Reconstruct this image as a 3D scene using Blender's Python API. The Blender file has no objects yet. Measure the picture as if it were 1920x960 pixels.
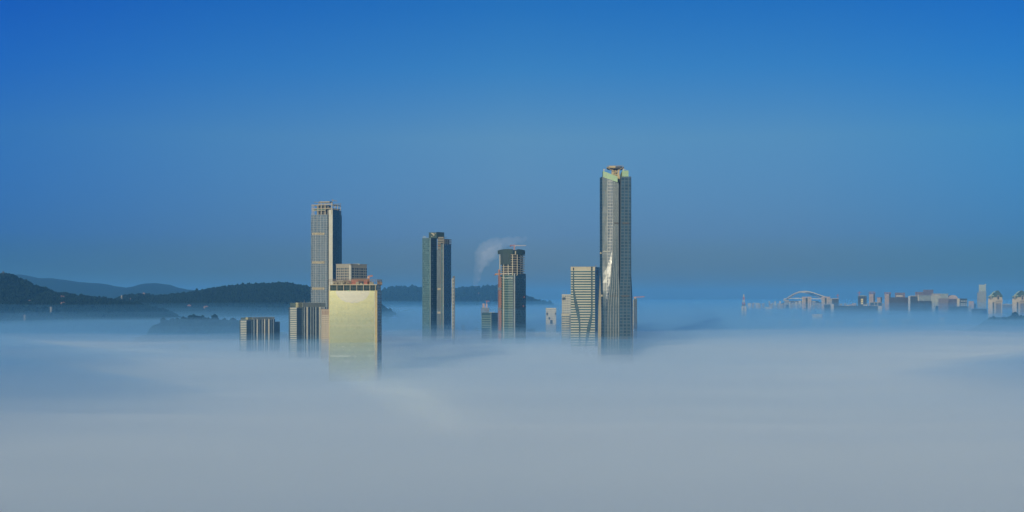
import bpy, bmesh, math, random
from math import radians as R, sin, cos, pi
from mathutils import Vector, Matrix, noise

# ---------------------------------------------------------------- camera, sky, sun, exposure
C = bpy.context.scene
col = C.collection
H = 200.0            # camera height above the city ground (m)
F = 2637.0           # focal length in pixels of the 1920 px wide photograph
HY = 560.0           # image row of the horizon

cam = bpy.data.cameras.new("Camera")
camo = bpy.data.objects.new("Camera", cam)
col.objects.link(camo)
camo.location = (0, 0, H)
camo.rotation_euler = (R(90), 0, 0)
cam.sensor_width = 36.0
cam.lens = 36.0 * F / 1920.0
cam.shift_y = (HY - 480.0) / 1920.0
cam.clip_start = 1.0
cam.clip_end = 200000.0
C.camera = camo

SUN_EL, SUN_AZ = 9.0, 14.0        # sun low, behind the camera and to its left
w = bpy.data.worlds.new("World")
C.world = w
w.use_nodes = True
nt = w.node_tree
nt.nodes.clear()
def wn(t, **k):
    n = nt.nodes.new(t)
    for a, b in k.items(): setattr(n, a, b)
    return n
sky = wn('ShaderNodeTexSky', sky_type='NISHITA', sun_disc=False, sun_elevation=R(SUN_EL), sun_rotation=R(180 + SUN_AZ), altitude=200.0, air_density=1.0, dust_density=0.35, ozone_density=2.5)
bg = wn('ShaderNodeBackground')
bg.inputs['Strength'].default_value = 0.11
out = wn('ShaderNodeOutputWorld')
# sky tint by height and side (world directions); overhead stop tuned to brighten the fog
tc = wn('ShaderNodeTexCoord')
sp = wn('ShaderNodeSeparateXYZ')
nt.links.new(tc.outputs['Generated'], sp.inputs[0])
def ramp(sock, lo, hi, stops):
    m = wn('ShaderNodeMapRange'); m.inputs['From Min'].default_value = lo; m.inputs['From Max'].default_value = hi
    nt.links.new(sock, m.inputs['Value'])
    c = wn('ShaderNodeValToRGB')
    while len(c.color_ramp.elements) < len(stops): c.color_ramp.elements.new(0.5)
    for e, (p, q) in zip(c.color_ramp.elements, stops):
        e.position = (p - lo) / (hi - lo); e.color = (*q, 1)
    nt.links.new(m.outputs[0], c.inputs[0])
    return c.outputs[0]
SKY_Z = [(0.0, (.20, .27, .485)), (0.011, (.205, .275, .505)), (0.045, (.22, .35, .78)), (0.113, (.305, .50, .78)), (0.161, (.15, .46, .85)), (0.205, (.075, .40, .86)), (0.33, (.3, .6, .9)), (0.45, (.90, 1.24, 1.0))]
SKY_X = [(-0.36, (.28, .65, 1.1)), (-0.2, (.64, .85, 1.04)), (0.0, (1, 1, 1)), (0.2, (.82, .94, 1.0)), (0.36, (.43, .85, 1.05))]
cz = ramp(sp.outputs['Z'], 0.0, 0.5, SKY_Z)
cx = ramp(sp.outputs['X'], -0.5, 0.5, SKY_X)
mul0 = wn('ShaderNodeVectorMath', operation='MULTIPLY')
nt.links.new(cz, mul0.inputs[0]); nt.links.new(cx, mul0.inputs[1])
mul = wn('ShaderNodeVectorMath', operation='MULTIPLY')
nt.links.new(sky.outputs[0], mul.inputs[0])
nt.links.new(mul0.outputs[0], mul.inputs[1])
nt.links.new(mul.outputs[0], bg.inputs['Color'])
nt.links.new(bg.outputs[0], out.inputs['Surface'])

sl = bpy.data.lights.new("Sun", 'SUN')
sl.energy = 5.0
sl.color = (1.0, 0.88, 0.62)
sl.angle = R(0.6)
so = bpy.data.objects.new("Sun", sl)
col.objects.link(so)
TO_SUN = Vector((-sin(R(SUN_AZ)) * cos(R(SUN_EL)), -cos(R(SUN_AZ)) * cos(R(SUN_EL)), sin(R(SUN_EL))))
so.rotation_euler = TO_SUN.to_track_quat('Z', 'Y').to_euler()
so.location = TO_SUN * 1000

C.view_settings.view_transform = 'Standard'
C.view_settings.look = 'None'
C.view_settings.exposure = 0.0
C.view_settings.gamma = 1.0
C.view_settings.use_curve_mapping = False
C.render.engine = 'CYCLES'
cy = C.cycles
cy.use_denoising = True
cy.max_bounces = 20
cy.volume_bounces = 14
cy.diffuse_bounces = 3
cy.glossy_bounces = 3
cy.sample_clamp_indirect = 1000.0
cy.use_guiding = True            # lets light thrown off the glass fronts find its way into the fog
cy.use_volume_guiding = True
cy.use_surface_guiding = False
cy.guiding_training_samples = 96
cy.use_adaptive_sampling = True
cy.adaptive_threshold = 0.016
cy.adaptive_min_samples = 24
cy.blur_glossy = 0.0
# ---------------------------------------------------------------- materials
def mat(name):
    m = bpy.data.materials.new(name); m.use_nodes = True
    m.node_tree.nodes.clear()
    return m
def volmat(name, color, density, aniso=0.0):
    m = mat(name); t = m.node_tree
    v = t.nodes.new('ShaderNodeVolumePrincipled')
    v.inputs['Color'].default_value = (*color, 1)
    v.inputs['Density'].default_value = density
    v.inputs['Anisotropy'].default_value = aniso
    o = t.nodes.new('ShaderNodeOutputMaterial')
    t.links.new(v.outputs[0], o.inputs['Volume'])
    return m

# ---------------------------------------------------------------- ground, air and the sea of fog
def smooth(a, b, x):
    t = min(1, max(0, (x - a) / (b - a))); return t * t * (3 - 2 * t)
def fbm(x, y, s, o=4, seed=0.0):
    v = 0; a = 1; n = 0
    for i in range(o):
        v += a * noise.noise(Vector((x / s + seed, y / s - seed, seed * 1.7 + i * 3.1)))
        n += a; a *= 0.5; s *= 0.5
    return v / n
def axis(a, b, near, far, k):
    "coordinates from a to b, steps growing from near to far away from zero"
    out = [0.0]
    while out[-1] < b: out.append(out[-1] + min(far, near + k * out[-1]))
    neg = [0.0]
    while neg[-1] > a: neg.append(neg[-1] - min(far, near + k * -neg[-1]))
    return sorted(neg[1:]) + out
def closed_sheet(name, xs, ys, topf, zb, m):
    nx, ny = len(xs), len(ys)
    v = [(x, y, topf(x, y)) for y in ys for x in xs]
    n0 = len(v)
    f = [(j*nx+i, j*nx+i+1, (j+1)*nx+i+1, (j+1)*nx+i) for j in range(ny-1) for i in range(nx-1)]
    ring = [i for i in range(nx)] + [j*nx+nx-1 for j in range(1, ny)] + [(ny-1)*nx+i for i in range(nx-2, -1, -1)] + [j*nx for j in range(ny-2, 0, -1)]
    for r in ring: v.append((v[r][0], v[r][1], zb))
    L = len(ring)
    for k in range(L):
        a, b = ring[k], ring[(k+1) % L]
        f.append((b, a, n0+k, n0+(k+1) % L))
    f.append(tuple(n0 + k for k in range(L-1, -1, -1)))
    me = bpy.data.meshes.new(name); me.from_pydata(v, [], f); me.update()
    for p in me.polygons: p.use_smooth = True
    me.materials.append(m)
    o = bpy.data.objects.new(name, me); col.objects.link(o)
    return o
def fog_top(x, y):
    "height of the fog: a deep bank round the towers that thins out, uneven, into the far plain"
    z = H - 74
    edge = 2300 + 700 * fbm(x, 0, 900, 2, 2.2) + 500 * smooth(100, 1500, x)
    far = smooth(edge - 450, edge + 1700, y)
    z -= 34 * far + 16 * smooth(2000, 3200, y) * smooth(-300, -900, x)
    z += 13 * fbm(x, y, 700, 3, 4.2) + 15 * fbm(x * 0.45, y * 0.9, 230, 4, 9.1)
    z += 5 * smooth(900, 300, y)
    return z
def side_top(x, y):
    "veil that lies thicker to the left and right of the lit bank"
    c = 0.02 * y - 60 + 120 * fbm(x, y, 500, 2, 6.6)
    wd = 170 + 0.09 * y
    t = max(smooth(0.55, 1.9, (c - x) / wd), 0.8 * smooth(0.9, 2.6, (x - c) / wd))
    t *= smooth(2500, 1300, y)
    return H - 93 + 64 * t + 7 * fbm(x, y, 400, 3, 41)
def make_fog():
    xs = axis(-9000, 9000, 25, 300, 0.02)
    for i, (name, ref, dz, y0, dens, colr, label) in enumerate(FOG_LAYERS):
        k = 3.0 * i
        ys = axis(-900, 41000, 25, 900, 0.025) if y0 < 0 else [y0 + t for t in axis(0, 40900 - y0, 60, 900, 0.025)]
        if ref == 'fog': tf = lambda x, y: fog_top(x, y) + dz + 3 * fbm(x, y, 300, 3, 20 + k)
        elif ref == 'side': tf = side_top
        else: tf = lambda x, y: H + dz + (20 if dz < -20 else 13) * fbm(x, y, 620, 4, 30 + k)
        o = closed_sheet(name, [x + k for x in xs], [y + k for y in ys], tf, -0.4 - 0.02 * k, volmat(name, colr, dens, -0.1))
        o['kind'] = 'stuff'; o['label'] = label; o['category'] = name
WHITE_FOG = (0.989, 0.989, 0.984)
BLUE_MIST = (0.24, 0.52, 0.84)
AIR = (0.16, 0.50, 0.93)
FOG_LAYERS = [('fog', 'fog', -13, -1, 0.08, WHITE_FOG, 'sea of pale blue grey fog filling the city'),
              ('mist', 'fog', 0, -1, 0.0055, WHITE_FOG, 'soft upper layer of the fog around the tower feet'),
              ('mist', 'fog', 9, -1, 0.0013, (.95, .97, .98), 'soft mist just above the fog'),
              ('mist', 'fog', 22, -1, 0.0004, (.80, .90, .98), 'thin veil drifting over the top of the fog'),
              ('mist', 'side', 0, -1, 0.0022, BLUE_MIST, 'bluish veil over the fog at both sides'),
              ('mist', 'air', -50, -1, 0.0009, BLUE_MIST, 'faint blue mist lying on the fog'),
              ('mist', 'air', -36, 2100, 0.00022, BLUE_MIST, 'thin blue mist half way up the far hills'),
              ('mist', 'air', -14, 1700, 0.00009, AIR, 'thinnest blue mist reaching almost to the horizon')]
make_fog()
HAZE_D = 6e-5
bm = bmesh.new(); bmesh.ops.create_cube(bm, size=1)
for v in bm.verts:
    v.co = (v.co.x * 24000, 20000 + v.co.y * 44000, -1.0 if v.co.z < 0 else 470)
me = bpy.data.meshes.new('haze'); bm.to_mesh(me); bm.free()
me.materials.append(volmat('haze', AIR, HAZE_D))
o = bpy.data.objects.new('haze', me); col.objects.link(o); o['kind'] = 'stuff'; o['label'] = 'thin blue morning haze over the whole view'; o['category'] = 'haze'
# ---------------------------------------------------------------- mesh and material helpers
class MB:
    "collects faces (with UVs in metres) and links them as ONE mesh object"
    def __init__(s): s.v = []; s.f = []; s.uv = []; s.mi = []
    def face(s, pts, uvs=None, mi=0):
        n = len(s.v); s.v += [tuple(p) for p in pts]
        s.f.append(tuple(range(n, n + len(pts))))
        s.uv.append(uvs or [(p[0], p[1]) for p in pts]); s.mi.append(mi); return s
    def prism(s, pts, z0, z1, mi=0, bottom=False):
        n = len(pts); zs = z1 if isinstance(z1, (list, tuple)) else [z1] * n
        zb = z0 if isinstance(z0, (list, tuple)) else [z0] * n
        u = 0
        for i in range(n):
            j = (i + 1) % n; a, b = pts[i], pts[j]
            L = math.hypot(b[0] - a[0], b[1] - a[1])
            s.face([(*a, zb[i]), (*b, zb[j]), (*b, zs[j]), (*a, zs[i])], [(u, zb[i]), (u + L, zb[j]), (u + L, zs[j]), (u, zs[i])], mi)
            u += L
        s.face([(*pts[i], zs[i]) for i in range(n)], None, mi)
        if bottom: s.face([(*pts[i], zb[i]) for i in range(n - 1, -1, -1)], None, mi)
        return s
    def box(s, x0, x1, y0, y1, z0, z1, mi=0):
        return s.prism([(x0, y0), (x1, y0), (x1, y1), (x0, y1)], z0, z1, mi, True)
    def bar(s, p, q, w, mi=0, taper=1.0, n=4):
        p, q = Vector(p), Vector(q); d = (q - p).normalized()
        a = d.cross(Vector((0, 0, 1)) if abs(d.z) < 0.9 else Vector((0, 1, 0))).normalized(); b = d.cross(a)
        k = [(cos(2*pi*(i+.5)/n), sin(2*pi*(i+.5)/n)) for i in range(n)]
        r = w / 2 * (1.414 if n == 4 else 1)
        A = [p + (a*c + b*e)*r for c, e in k]; B = [q + (a*c + b*e)*r*taper for c, e in k]
        for i in range(n):
            j = (i+1) % n; s.face([A[i], A[j], B[j], B[i]], None, mi)
        s.face(A[::-1], None, mi); s.face(B, None, mi)
        return s
    def path(s, pts, w, mi=0, n=6):
        for a, b in zip(pts, pts[1:]): s.bar(a, b, w, mi, 1.0, n)
        return s
    def strip(s, Ls, Rs, mi=0):
        "a curtain between two polylines that run downwards"
        for k in range(len(Ls) - 1):
            a, b, c, d = Ls[k+1], Rs[k+1], Rs[k], Ls[k]
            wid = (Vector(b) - Vector(a)).length; wt = (Vector(c) - Vector(d)).length
            s.face([a, b, c, d], [(0, a[2]), (wid, b[2]), (wt, c[2]), (0, d[2])], mi)
        return s
    def lattice(s, p, q, w, t, step, mi=0):
        "square lattice mast of width w from p to q"
        p, q = Vector(p), Vector(q); L = (q - p).length; d = (q - p).normalized()
        a = d.cross(Vector((0, 0, 1)) if abs(d.z) < 0.9 else Vector((0, 1, 0))).normalized() * w/2; b = d.cross(a).normalized() * w/2
        cs = [a+b, a-b, -a-b, -a+b]
        for c in cs: s.bar(p+c, q+c, t, mi)
        n = max(1, int(L/step))
        for i in range(n):
            f, g = p + d*L*i/n, p + d*L*(i+1)/n
            for k in range(4): s.bar(f+cs[k], g+cs[(k+1) % 4], t*.7, mi)
        return s
    def build(s, name, m, parent=None, label=None):
        me = bpy.data.meshes.new(name); me.from_pydata(s.v, [], s.f)
        ul = me.uv_layers.new(name='UVMap'); k = 0
        flat = [c for f in s.uv for p in f for c in p]
        ul.data.foreach_set('uv', flat)
        ms = m if isinstance(m, (list, tuple)) else [m]
        for x in ms: me.materials.append(x)
        me.polygons.foreach_set('material_index', s.mi); me.update()
        o = bpy.data.objects.new(name, me); col.objects.link(o)
        if parent: o.parent = parent
        if label: o['label'] = label
        return o

def thing(name, label, cat, loc=(0, 0, 0), rz=0, group=None):
    o = bpy.data.objects.new(name, None); col.objects.link(o)
    o.location = loc; o.rotation_euler = (0, 0, rz); o.empty_display_size = 5
    o['label'] = label; o['category'] = cat
    if group: o['group'] = group
    return o
def dup_part(o, loc, parent):
    c = o.copy(); col.objects.link(c); c.location = loc; c.parent = parent; return c
def copy_thing(root, loc, label):
    r = root.copy(); col.objects.link(r); r.location = loc; r['label'] = label
    for ch in list(root.children):
        c = ch.copy(); col.objects.link(c); c.parent = r
        for g in list(ch.children):
            d = g.copy(); col.objects.link(d); d.parent = c
    return r

class N:
    def __init__(s, m): s.t = m.node_tree
    def __call__(s, typ, inp=None, **k):
        n = s.t.nodes.new(typ)
        for a, b in k.items(): setattr(n, a, b)
        for i, val in (inp or {}).items():
            if hasattr(val, 'links'): s.t.links.new(val, n.inputs[i])
            else: n.inputs[i].default_value = val
        return n
    def m(s, op, a, b=0.0, c=0.0):
        return s('ShaderNodeMath', {0: a, 1: b, 2: c}, operation=op).outputs[0]
    def mix(s, f, a, b):
        n = s('ShaderNodeMix', data_type='RGBA')
        for i, val in ((0, f), (6, a), (7, b)):
            if hasattr(val, 'links'): s.t.links.new(val, n.inputs[i])
            else: n.inputs[i].default_value = (*val, 1) if i else val
        return n.outputs[2]
def finish(n, color, rough, metal=0.0, bump=None, spec=0.5):
    inp = {'Roughness': rough, 'Metallic': metal, 'Specular IOR Level': spec}
    b = n('ShaderNodeBsdfPrincipled', inp)
    if hasattr(color, 'links'): n.t.links.new(color, b.inputs['Base Color'])
    else: b.inputs['Base Color'].default_value = (*color, 1)
    if bump is not None: n.t.links.new(bump, b.inputs['Normal'])
    o = n('ShaderNodeOutputMaterial'); n.t.links.new(b.outputs[0], o.inputs['Surface'])
def plain(name, c, rough=0.7, metal=0.0, var=0.25, scale=0.15, K=0.57):
    "painted metal, concrete and the like, with uneven weathering"
    c = tuple(K * q for q in c)
    m = mat(name); n = N(m)
    tx = n('ShaderNodeTexCoord')
    no = n('ShaderNodeTexNoise', {'Vector': tx.outputs['Object'], 'Scale': scale, 'Detail': 5.0})
    k = n.m('MULTIPLY_ADD', no.outputs[0], 2*var, 1-var)
    v = n('ShaderNodeVectorMath', {0: c, 3: k}, operation='SCALE')
    finish(n, v.outputs[0], rough, metal)
    return m
def fac(name, glass, frame, pw, ph, lw, lh, rough=0.15, var=0.35, frough=0.6, spec=0.5, u0=0.0, v0=0.0, dirt=0.15, blank=0.0, metal=0.0, rvar=0.03, K=1.0, tilt=0.008):
    "curtain wall: panes pw x ph metres with members lw wide (uprights) and lh high (floor bands)"
    glass = tuple(K * .66 * q for q in glass); frame = tuple(K * .57 * q for q in frame)
    m = mat(name); n = N(m)
    uv = n('ShaderNodeUVMap', uv_map='UVMap'); s = n('ShaderNodeSeparateXYZ', {0: uv.outputs[0]})
    u = n.m('DIVIDE', n.m('ADD', s.outputs[0], 1000.0 + u0), pw); v = n.m('DIVIDE', n.m('ADD', s.outputs[1], 1000.0 + v0), ph)
    mu = n.m('LESS_THAN', n.m('FRACT', u), lw / pw); mv = n.m('LESS_THAN', n.m('FRACT', v), lh / ph)
    mask = n.m('MAXIMUM', mu, mv)
    cell = n('ShaderNodeCombineXYZ', {0: n.m('FLOOR', u), 1: n.m('FLOOR', v)})
    wnz = n('ShaderNodeTexWhiteNoise', {'Vector': cell.outputs[0]}, noise_dimensions='2D')
    k = n.m('MULTIPLY_ADD', wnz.outputs[0], 2*var, 1-var)
    g = n('ShaderNodeVectorMath', {0: glass, 3: k}, operation='SCALE').outputs[0]
    if blank:   # panes with drawn blinds
        g = n.mix(n.m('LESS_THAN', n('ShaderNodeTexWhiteNoise', {'Vector': cell.outputs[0], 'W': 3.0}, noise_dimensions='3D').outputs[0], blank), g, frame)
    no = n('ShaderNodeTexNoise', {'Vector': uv.outputs[0], 'Scale': 0.06, 'Detail': 6.0})
    kd = n.m('MULTIPLY_ADD', no.outputs[0], 2*dirt, 1-dirt)
    c = n('ShaderNodeVectorMath', {0: n.mix(mask, g, frame), 3: kd}, operation='SCALE').outputs[0]
    r = n.m('MULTIPLY_ADD', mask, frough - rough, n.m('MULTIPLY_ADD', wnz.outputs[0], rvar, rough))
    # every pane sits at a very slightly different angle
    ge = n('ShaderNodeNewGeometry')
    j = n('ShaderNodeVectorMath', {0: wnz.outputs['Color'], 1: (.5, .5, .5)}, operation='SUBTRACT')
    j = n('ShaderNodeVectorMath', {0: j.outputs[0], 3: 2 * tilt}, operation='SCALE')
    j = n('ShaderNodeVectorMath', {0: ge.outputs['Normal'], 1: j.outputs[0]}, operation='ADD')
    j = n('ShaderNodeVectorMath', {0: j.outputs[0]}, operation='NORMALIZE')
    finish(n, c, r, metal, j.outputs[0], spec)
    return m

class Bld:
    "one building: pixel columns and rows of the photograph turned into metres at distance Y"
    def __init__(s, Y, pc, name, label, cat='skyscraper', rz=0, group=None):
        s.Y = Y; s.s = Y / F; s.X = (pc - 960) * s.s
        s.root = thing(name, label, cat, (s.X, Y, 0), rz, group)
    def p(s, px, dy=0.0): return ((px - 960) * (s.Y + dy) / F - s.X, dy)
    def z(s, py, dy=0.0): return H + (HY - py) * (s.Y + dy) / F
    def P(s, px, py, dy=0.0): return (*s.p(px, dy), s.z(py, dy))
    def poly(s, pts): return [s.p(*q) for q in pts]
    def part(s, name, m, pts, z0, z1, label=None, parent=None):
        return MB().prism(s.poly(pts), z0, z1, 0, True).build(name, m, parent or s.root, label)
def lerp(a, b, t): return a + (b - a) * t

# shared materials
CONC = plain('pale concrete', (.42, .38, .28), .85)
CONC_D = plain('raw concrete', (.16, .15, .13), .9)
WHITE = plain('white cladding', (.5, .5, .42), .6)
CREAM = plain('cream stone', (.52, .47, .33), .7)
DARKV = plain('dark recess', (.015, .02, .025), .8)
ORANGE = plain('orange paint', (.55, .18, .05), .6)
RED = plain('red paint', (.45, .10, .05), .6)
STEEL = plain('grey steel', (.2, .21, .2), .5)
NET = plain('green safety net', (.025, .055, .045), .9)
DGLASS = fac('dark blue glass', (.012, .035, .07), (.03, .06, .09), 2.4, 4.0, .25, .5, .2, .3)  # dark blue glass, also for plant rooms and sky gardens
# ================================================================ the golden office block
B = Bld(1465, 662, 'office_tower', 'broad pale gold tiled tower standing nearest, unfinished open storey on its roof')
GOLD = fac('gold tiles', (.69, .65, .36), (.84, .79, .46), 2.33, 6.4, 1.1, 4.2, .109, .10, .109, .6, metal=1.0, rvar=.0, K=1.55, tilt=.0008, dirt=.05)
GOLDP = fac('pale grey tiles', (.66, .62, .50), (.80, .75, .60), 2.33, 6.4, 1.1, 4.2, .109, .10, .109, .5, metal=.9, rvar=.0, K=1.55, tilt=.0008, dirt=.05)
TRIM = plain('gold trim', (.62, .46, .12), .4)
B.part('tiled_wall', GOLD, [(617.5, 0), (703, 0), (711.4, 46), (625.5, 46)], 0, B.z(545))
B.part('glass_side', fac('grey side glass', (.05, .085, .1), (.1, .14, .15), 1.9, 3.2, .2, .5, .25), [(703.05, .6), (707, .6), (715.6, 45.4), (711.5, 45.4)], 0, B.z(568))
B.part('dark_side_glass', DGLASS, [(703.05, .6), (707, .6), (715.6, 45.4), (711.5, 45.4)], B.z(568) + .02, B.z(545))
for a, b, m in ((616.6, 617.5, TRIM), (702.2, 703.3, WHITE), (703.9, 705.0, TRIM), (705.9, 707, TRIM)):
    B.part('corner_trim', m, [(a, -.5), (b, -.5), (b, .9), (a, .9)], 0, B.z(544.6))
B.part('belt_course', plain('belt', (.46, .47, .27), .5), [(617.6, -.18), (702.1, -.18), (702.1, .3), (617.6, .3)], B.z(611.6), B.z(610.6))
# rounded area of paler, greyer panels at the top
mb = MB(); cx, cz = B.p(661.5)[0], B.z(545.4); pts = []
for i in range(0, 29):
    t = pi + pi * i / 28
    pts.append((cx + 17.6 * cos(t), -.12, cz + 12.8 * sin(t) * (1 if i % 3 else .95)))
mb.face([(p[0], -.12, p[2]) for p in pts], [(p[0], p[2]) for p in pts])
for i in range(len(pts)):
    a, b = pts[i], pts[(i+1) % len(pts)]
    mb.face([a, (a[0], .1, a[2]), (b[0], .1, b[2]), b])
mb.build('pale_panel_area', GOLDP, B.root)
ow = MB().box(-.5, .5, -.2, .1, -.25, .25).build('open_window', plain('bright reveal', (.7, .72, .6), .3, K=.95), B.root)
rnd = random.Random(3); first = True
spots = [(620 + 2.25 * i, 667.6) for i in range(17)] + [(664, 667.6), (666.2, 667.6), (692, 667.6), (694.3, 667.6), (698.8, 667.6), (679, 668)]
spots += [(rnd.uniform(640, 700), rnd.choice([650, 656, 661, 673, 677, 680])) for i in range(16)] + [(627, 656), (644, 656), (693, 656)]
for px, py in spots:
    l = (B.p(px)[0], 0, B.z(py))
    if first: ow.location = l; first = False
    else: dup_part(ow, l, B.root)
# open storey, roof slab and scaffolding
B.part('glazed_storey', fac('storey glass', (.015, .04, .04), (.03, .05, .045), 3.0, 7, .3, .4, .07), [(619, 1.2), (705.5, 1.2), (714, 44), (625, 44)], B.z(545) + .02, B.z(534.6))
for px in (618.6, 631.7, 644.3, 656.6, 668.9, 681.4, 693.5, 704):
    B.part('column', CREAM, [(px - .5, -.2), (px + .5, -.2), (px + .5, 1), (px - .5, 1)], B.z(545) + .03, B.z(534.6))
B.part('roof_slab', CREAM, [(617.6, -.6), (706.6, -.6), (715.8, 46), (624, 46)], B.z(534.55), B.z(533.2))
mb = MB(); z0, z1, z2 = B.z(533.2), B.z(527.5), B.z(523.6)
for face in (0, 1):
    for i in range(26):
        t = i / 25
        q = B.p(lerp(616.5, 707.5, t), -.4) if face == 0 else B.p(lerp(707.5, 716.3, t), lerp(0, 45, t))
        mb.bar((*q, z0), (*q, z2 if i % 2 == 0 else z1), .22)
    for zz in (z1, lerp(z1, z2, .5), z2):
        a, b = (B.p(616.5, -.4), B.p(707.5, -.4)) if face == 0 else (B.p(707.5, -.4), B.p(716.3, 45))
        mb.bar((*a, zz), (*b, zz), .28)
mb.build('scaffolding', plain('rusty pipes', (.22, .15, .1), .7), B.root)
for i in range(26):
    a = rnd.uniform(622, 695); wd = rnd.uniform(1, 5); dy = rnd.uniform(1, 16); h = rnd.uniform(525.2, 530.5)
    x = B.p(a, dy)[0]; MB().box(x, x + wd, dy, dy + rnd.uniform(.8, 3), z0, B.z(h)).build('formwork', (CREAM, CONC_D, CONC, RED)[i % 4], B.root)
for i in range(16):
    a = rnd.uniform(640, 690); dy = rnd.uniform(6, 20); x = B.p(a, dy)[0]
    MB().bar((x, dy, z0), (x + rnd.uniform(-2, 2), dy, B.z(rnd.uniform(523, 528))), .4).build('rebar_post', RED, B.root)
B.part('roof_screen', plain('rust screen', (.26, .13, .08), .8), [(660, 12), (692, 12), (692, 24), (660, 24)], B.z(527), B.z(522.3))
B.part('parapet_wall', CONC, [(624, 14), (658, 14), (658, 30), (624, 30)], z0, B.z(526.5))
cr = thing('roof_crane', 'small orange crane on the roof of the pale gold tower', 'crane', (*[B.X + B.p(691.5, 10)[0], B.Y + 10], B.z(532.4)))
k = B.s
MB().lattice((0, 0, 0), (0, 0, 14.5 * k), 1.3, .35, 1.5).build('mast', ORANGE, cr)
MB().lattice((-1, 0, 14.2 * k), (7.5 * k, 0, 15.6 * k), 1.1, .4, 1.4).build('jib', ORANGE, cr)
MB().box(-1.6, .6, -.8, .8, 11.5 * k, 14 * k).build('cab', plain('cab paint', (.5, .32, .2), .5), cr)

# ================================================================ tower with punched windows behind it
B = Bld(1900, 657, 'office_tower', 'grey tower with square punched windows rising behind the pale gold tower')
zt = B.z(496.5)
q0, q1, q2, q3 = (630.3, 12.6), (655.3, .9), (659.3, 2.4), (688, 31)
wallm = plain('beige wall tiles', (.40, .37, .29), .7, 0, .12)
B.part('wall', wallm, [q0, q1, q2, q3, (668, 44)], 0, zt)
B.part('corner_pier', plain('pale pier', (.56, .55, .47), .6), [(654.8, .1), (657.6, -.6), (659.9, 1.6), (657.8, 3.2)], 0, zt - .5)
B.part('parapet', wallm, [(629.8, 12.2), (657.6, -1.2), (688.5, 31), (668, 45)], zt - .02, zt + 1.4)
B.part('roof_plant', WHITE, [(661, 14), (674, 14), (674, 22), (661, 22)], zt, B.z(494))
WIN = fac('window glass', (.02, .05, .09), (.08, .1, .1), 2.6, 5, .15, .15, .12)
def window_row(B, a, b, cols, rows, wpx, hpx, m, name='window', depth=.12):
    "windows along the wall line a-b, one part each"
    pa, pb = Vector(B.p(*a)), Vector(B.p(*b)); d = (pb - pa); L = d.length; d.normalize()
    ang = math.atan2(d.y, d.x); made = {}
    for py in rows:
        for t, wm in cols:
            key = round(wm, 2)
            c = pa + d * L * t
            loc = (c.x, c.y, B.z(py))
            if key not in made:
                wd = wm; hh = hpx * B.s
                o = MB().box(-wd/2, wd/2, -depth, .08, -hh/2, hh/2).build(name, m, B.root); made[key] = o
                o.location = loc
            else:
                o = dup_part(made[key], loc, B.root)
            o.rotation_euler = (0, 0, ang)
rows = [503.8, 508.7, 513.6, 518.5, 523.4, 528.3]
window_row(B, q0, q1, [(.11, 2.6), (.26, 1.6), (.42, 2.6), (.57, 1.6), (.73, 2.6), (.89, 1.6)], rows, 0, 2.9, WIN)
window_row(B, q2, q3, [(.08, 4.2), (.24, 2.4), (.38, 4.2), (.54, 2.4), (.68, 4.2), (.83, 2.4), (.95, 2.4)], rows, 0, 3.1, WIN)

# ================================================================ cream block with dotted windows
B = Bld(1800, 612, 'apartment_tower', 'cream block with rows of small dark windows, left of the pale gold tower')
B.part('wall', plain('cream render', (.50, .43, .32), .75, 0, .1), [(602.6, 0), (632, 0), (632, 24), (602.6, 24)], 0, B.z(580.5))
B.part('side_pier', plain('blue grey pier', (.08, .11, .14), .5), [(601.2, .8), (602.55, .8), (602.55, 20), (601.2, 20)], 0, B.z(578))
for px in (604.6, 607.4, 610.3, 613.1, 616):
    B.part('fin', plain('rust fins', (.26, .13, .11), .7), [(px - .5, -.5), (px + .5, -.5), (px + .5, .05), (px - .5, .05)], B.z(590.5), B.z(582))
B.part('coping', plain('rust coping', (.30, .20, .17), .7), [(602.4, -.4), (632.2, -.4), (632.2, 24.4), (602.4, 24.4)], B.z(580.5), B.z(579.5))
B.part('roof_plant', DGLASS, [(601.4, 6), (608, 6), (608, 16), (601.4, 16)], B.z(579.4), B.z(575.5))
window_row(B, (602.6, 0), (632, 0), [((px - 602.6) / 29.4, .85) for px in (604.4, 607.2, 610.1, 613, 615.9)], [593.3 + 3.93 * i for i in range(20)], 0, 1.9, plain('brown glass', (.07, .045, .05), .25))

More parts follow.
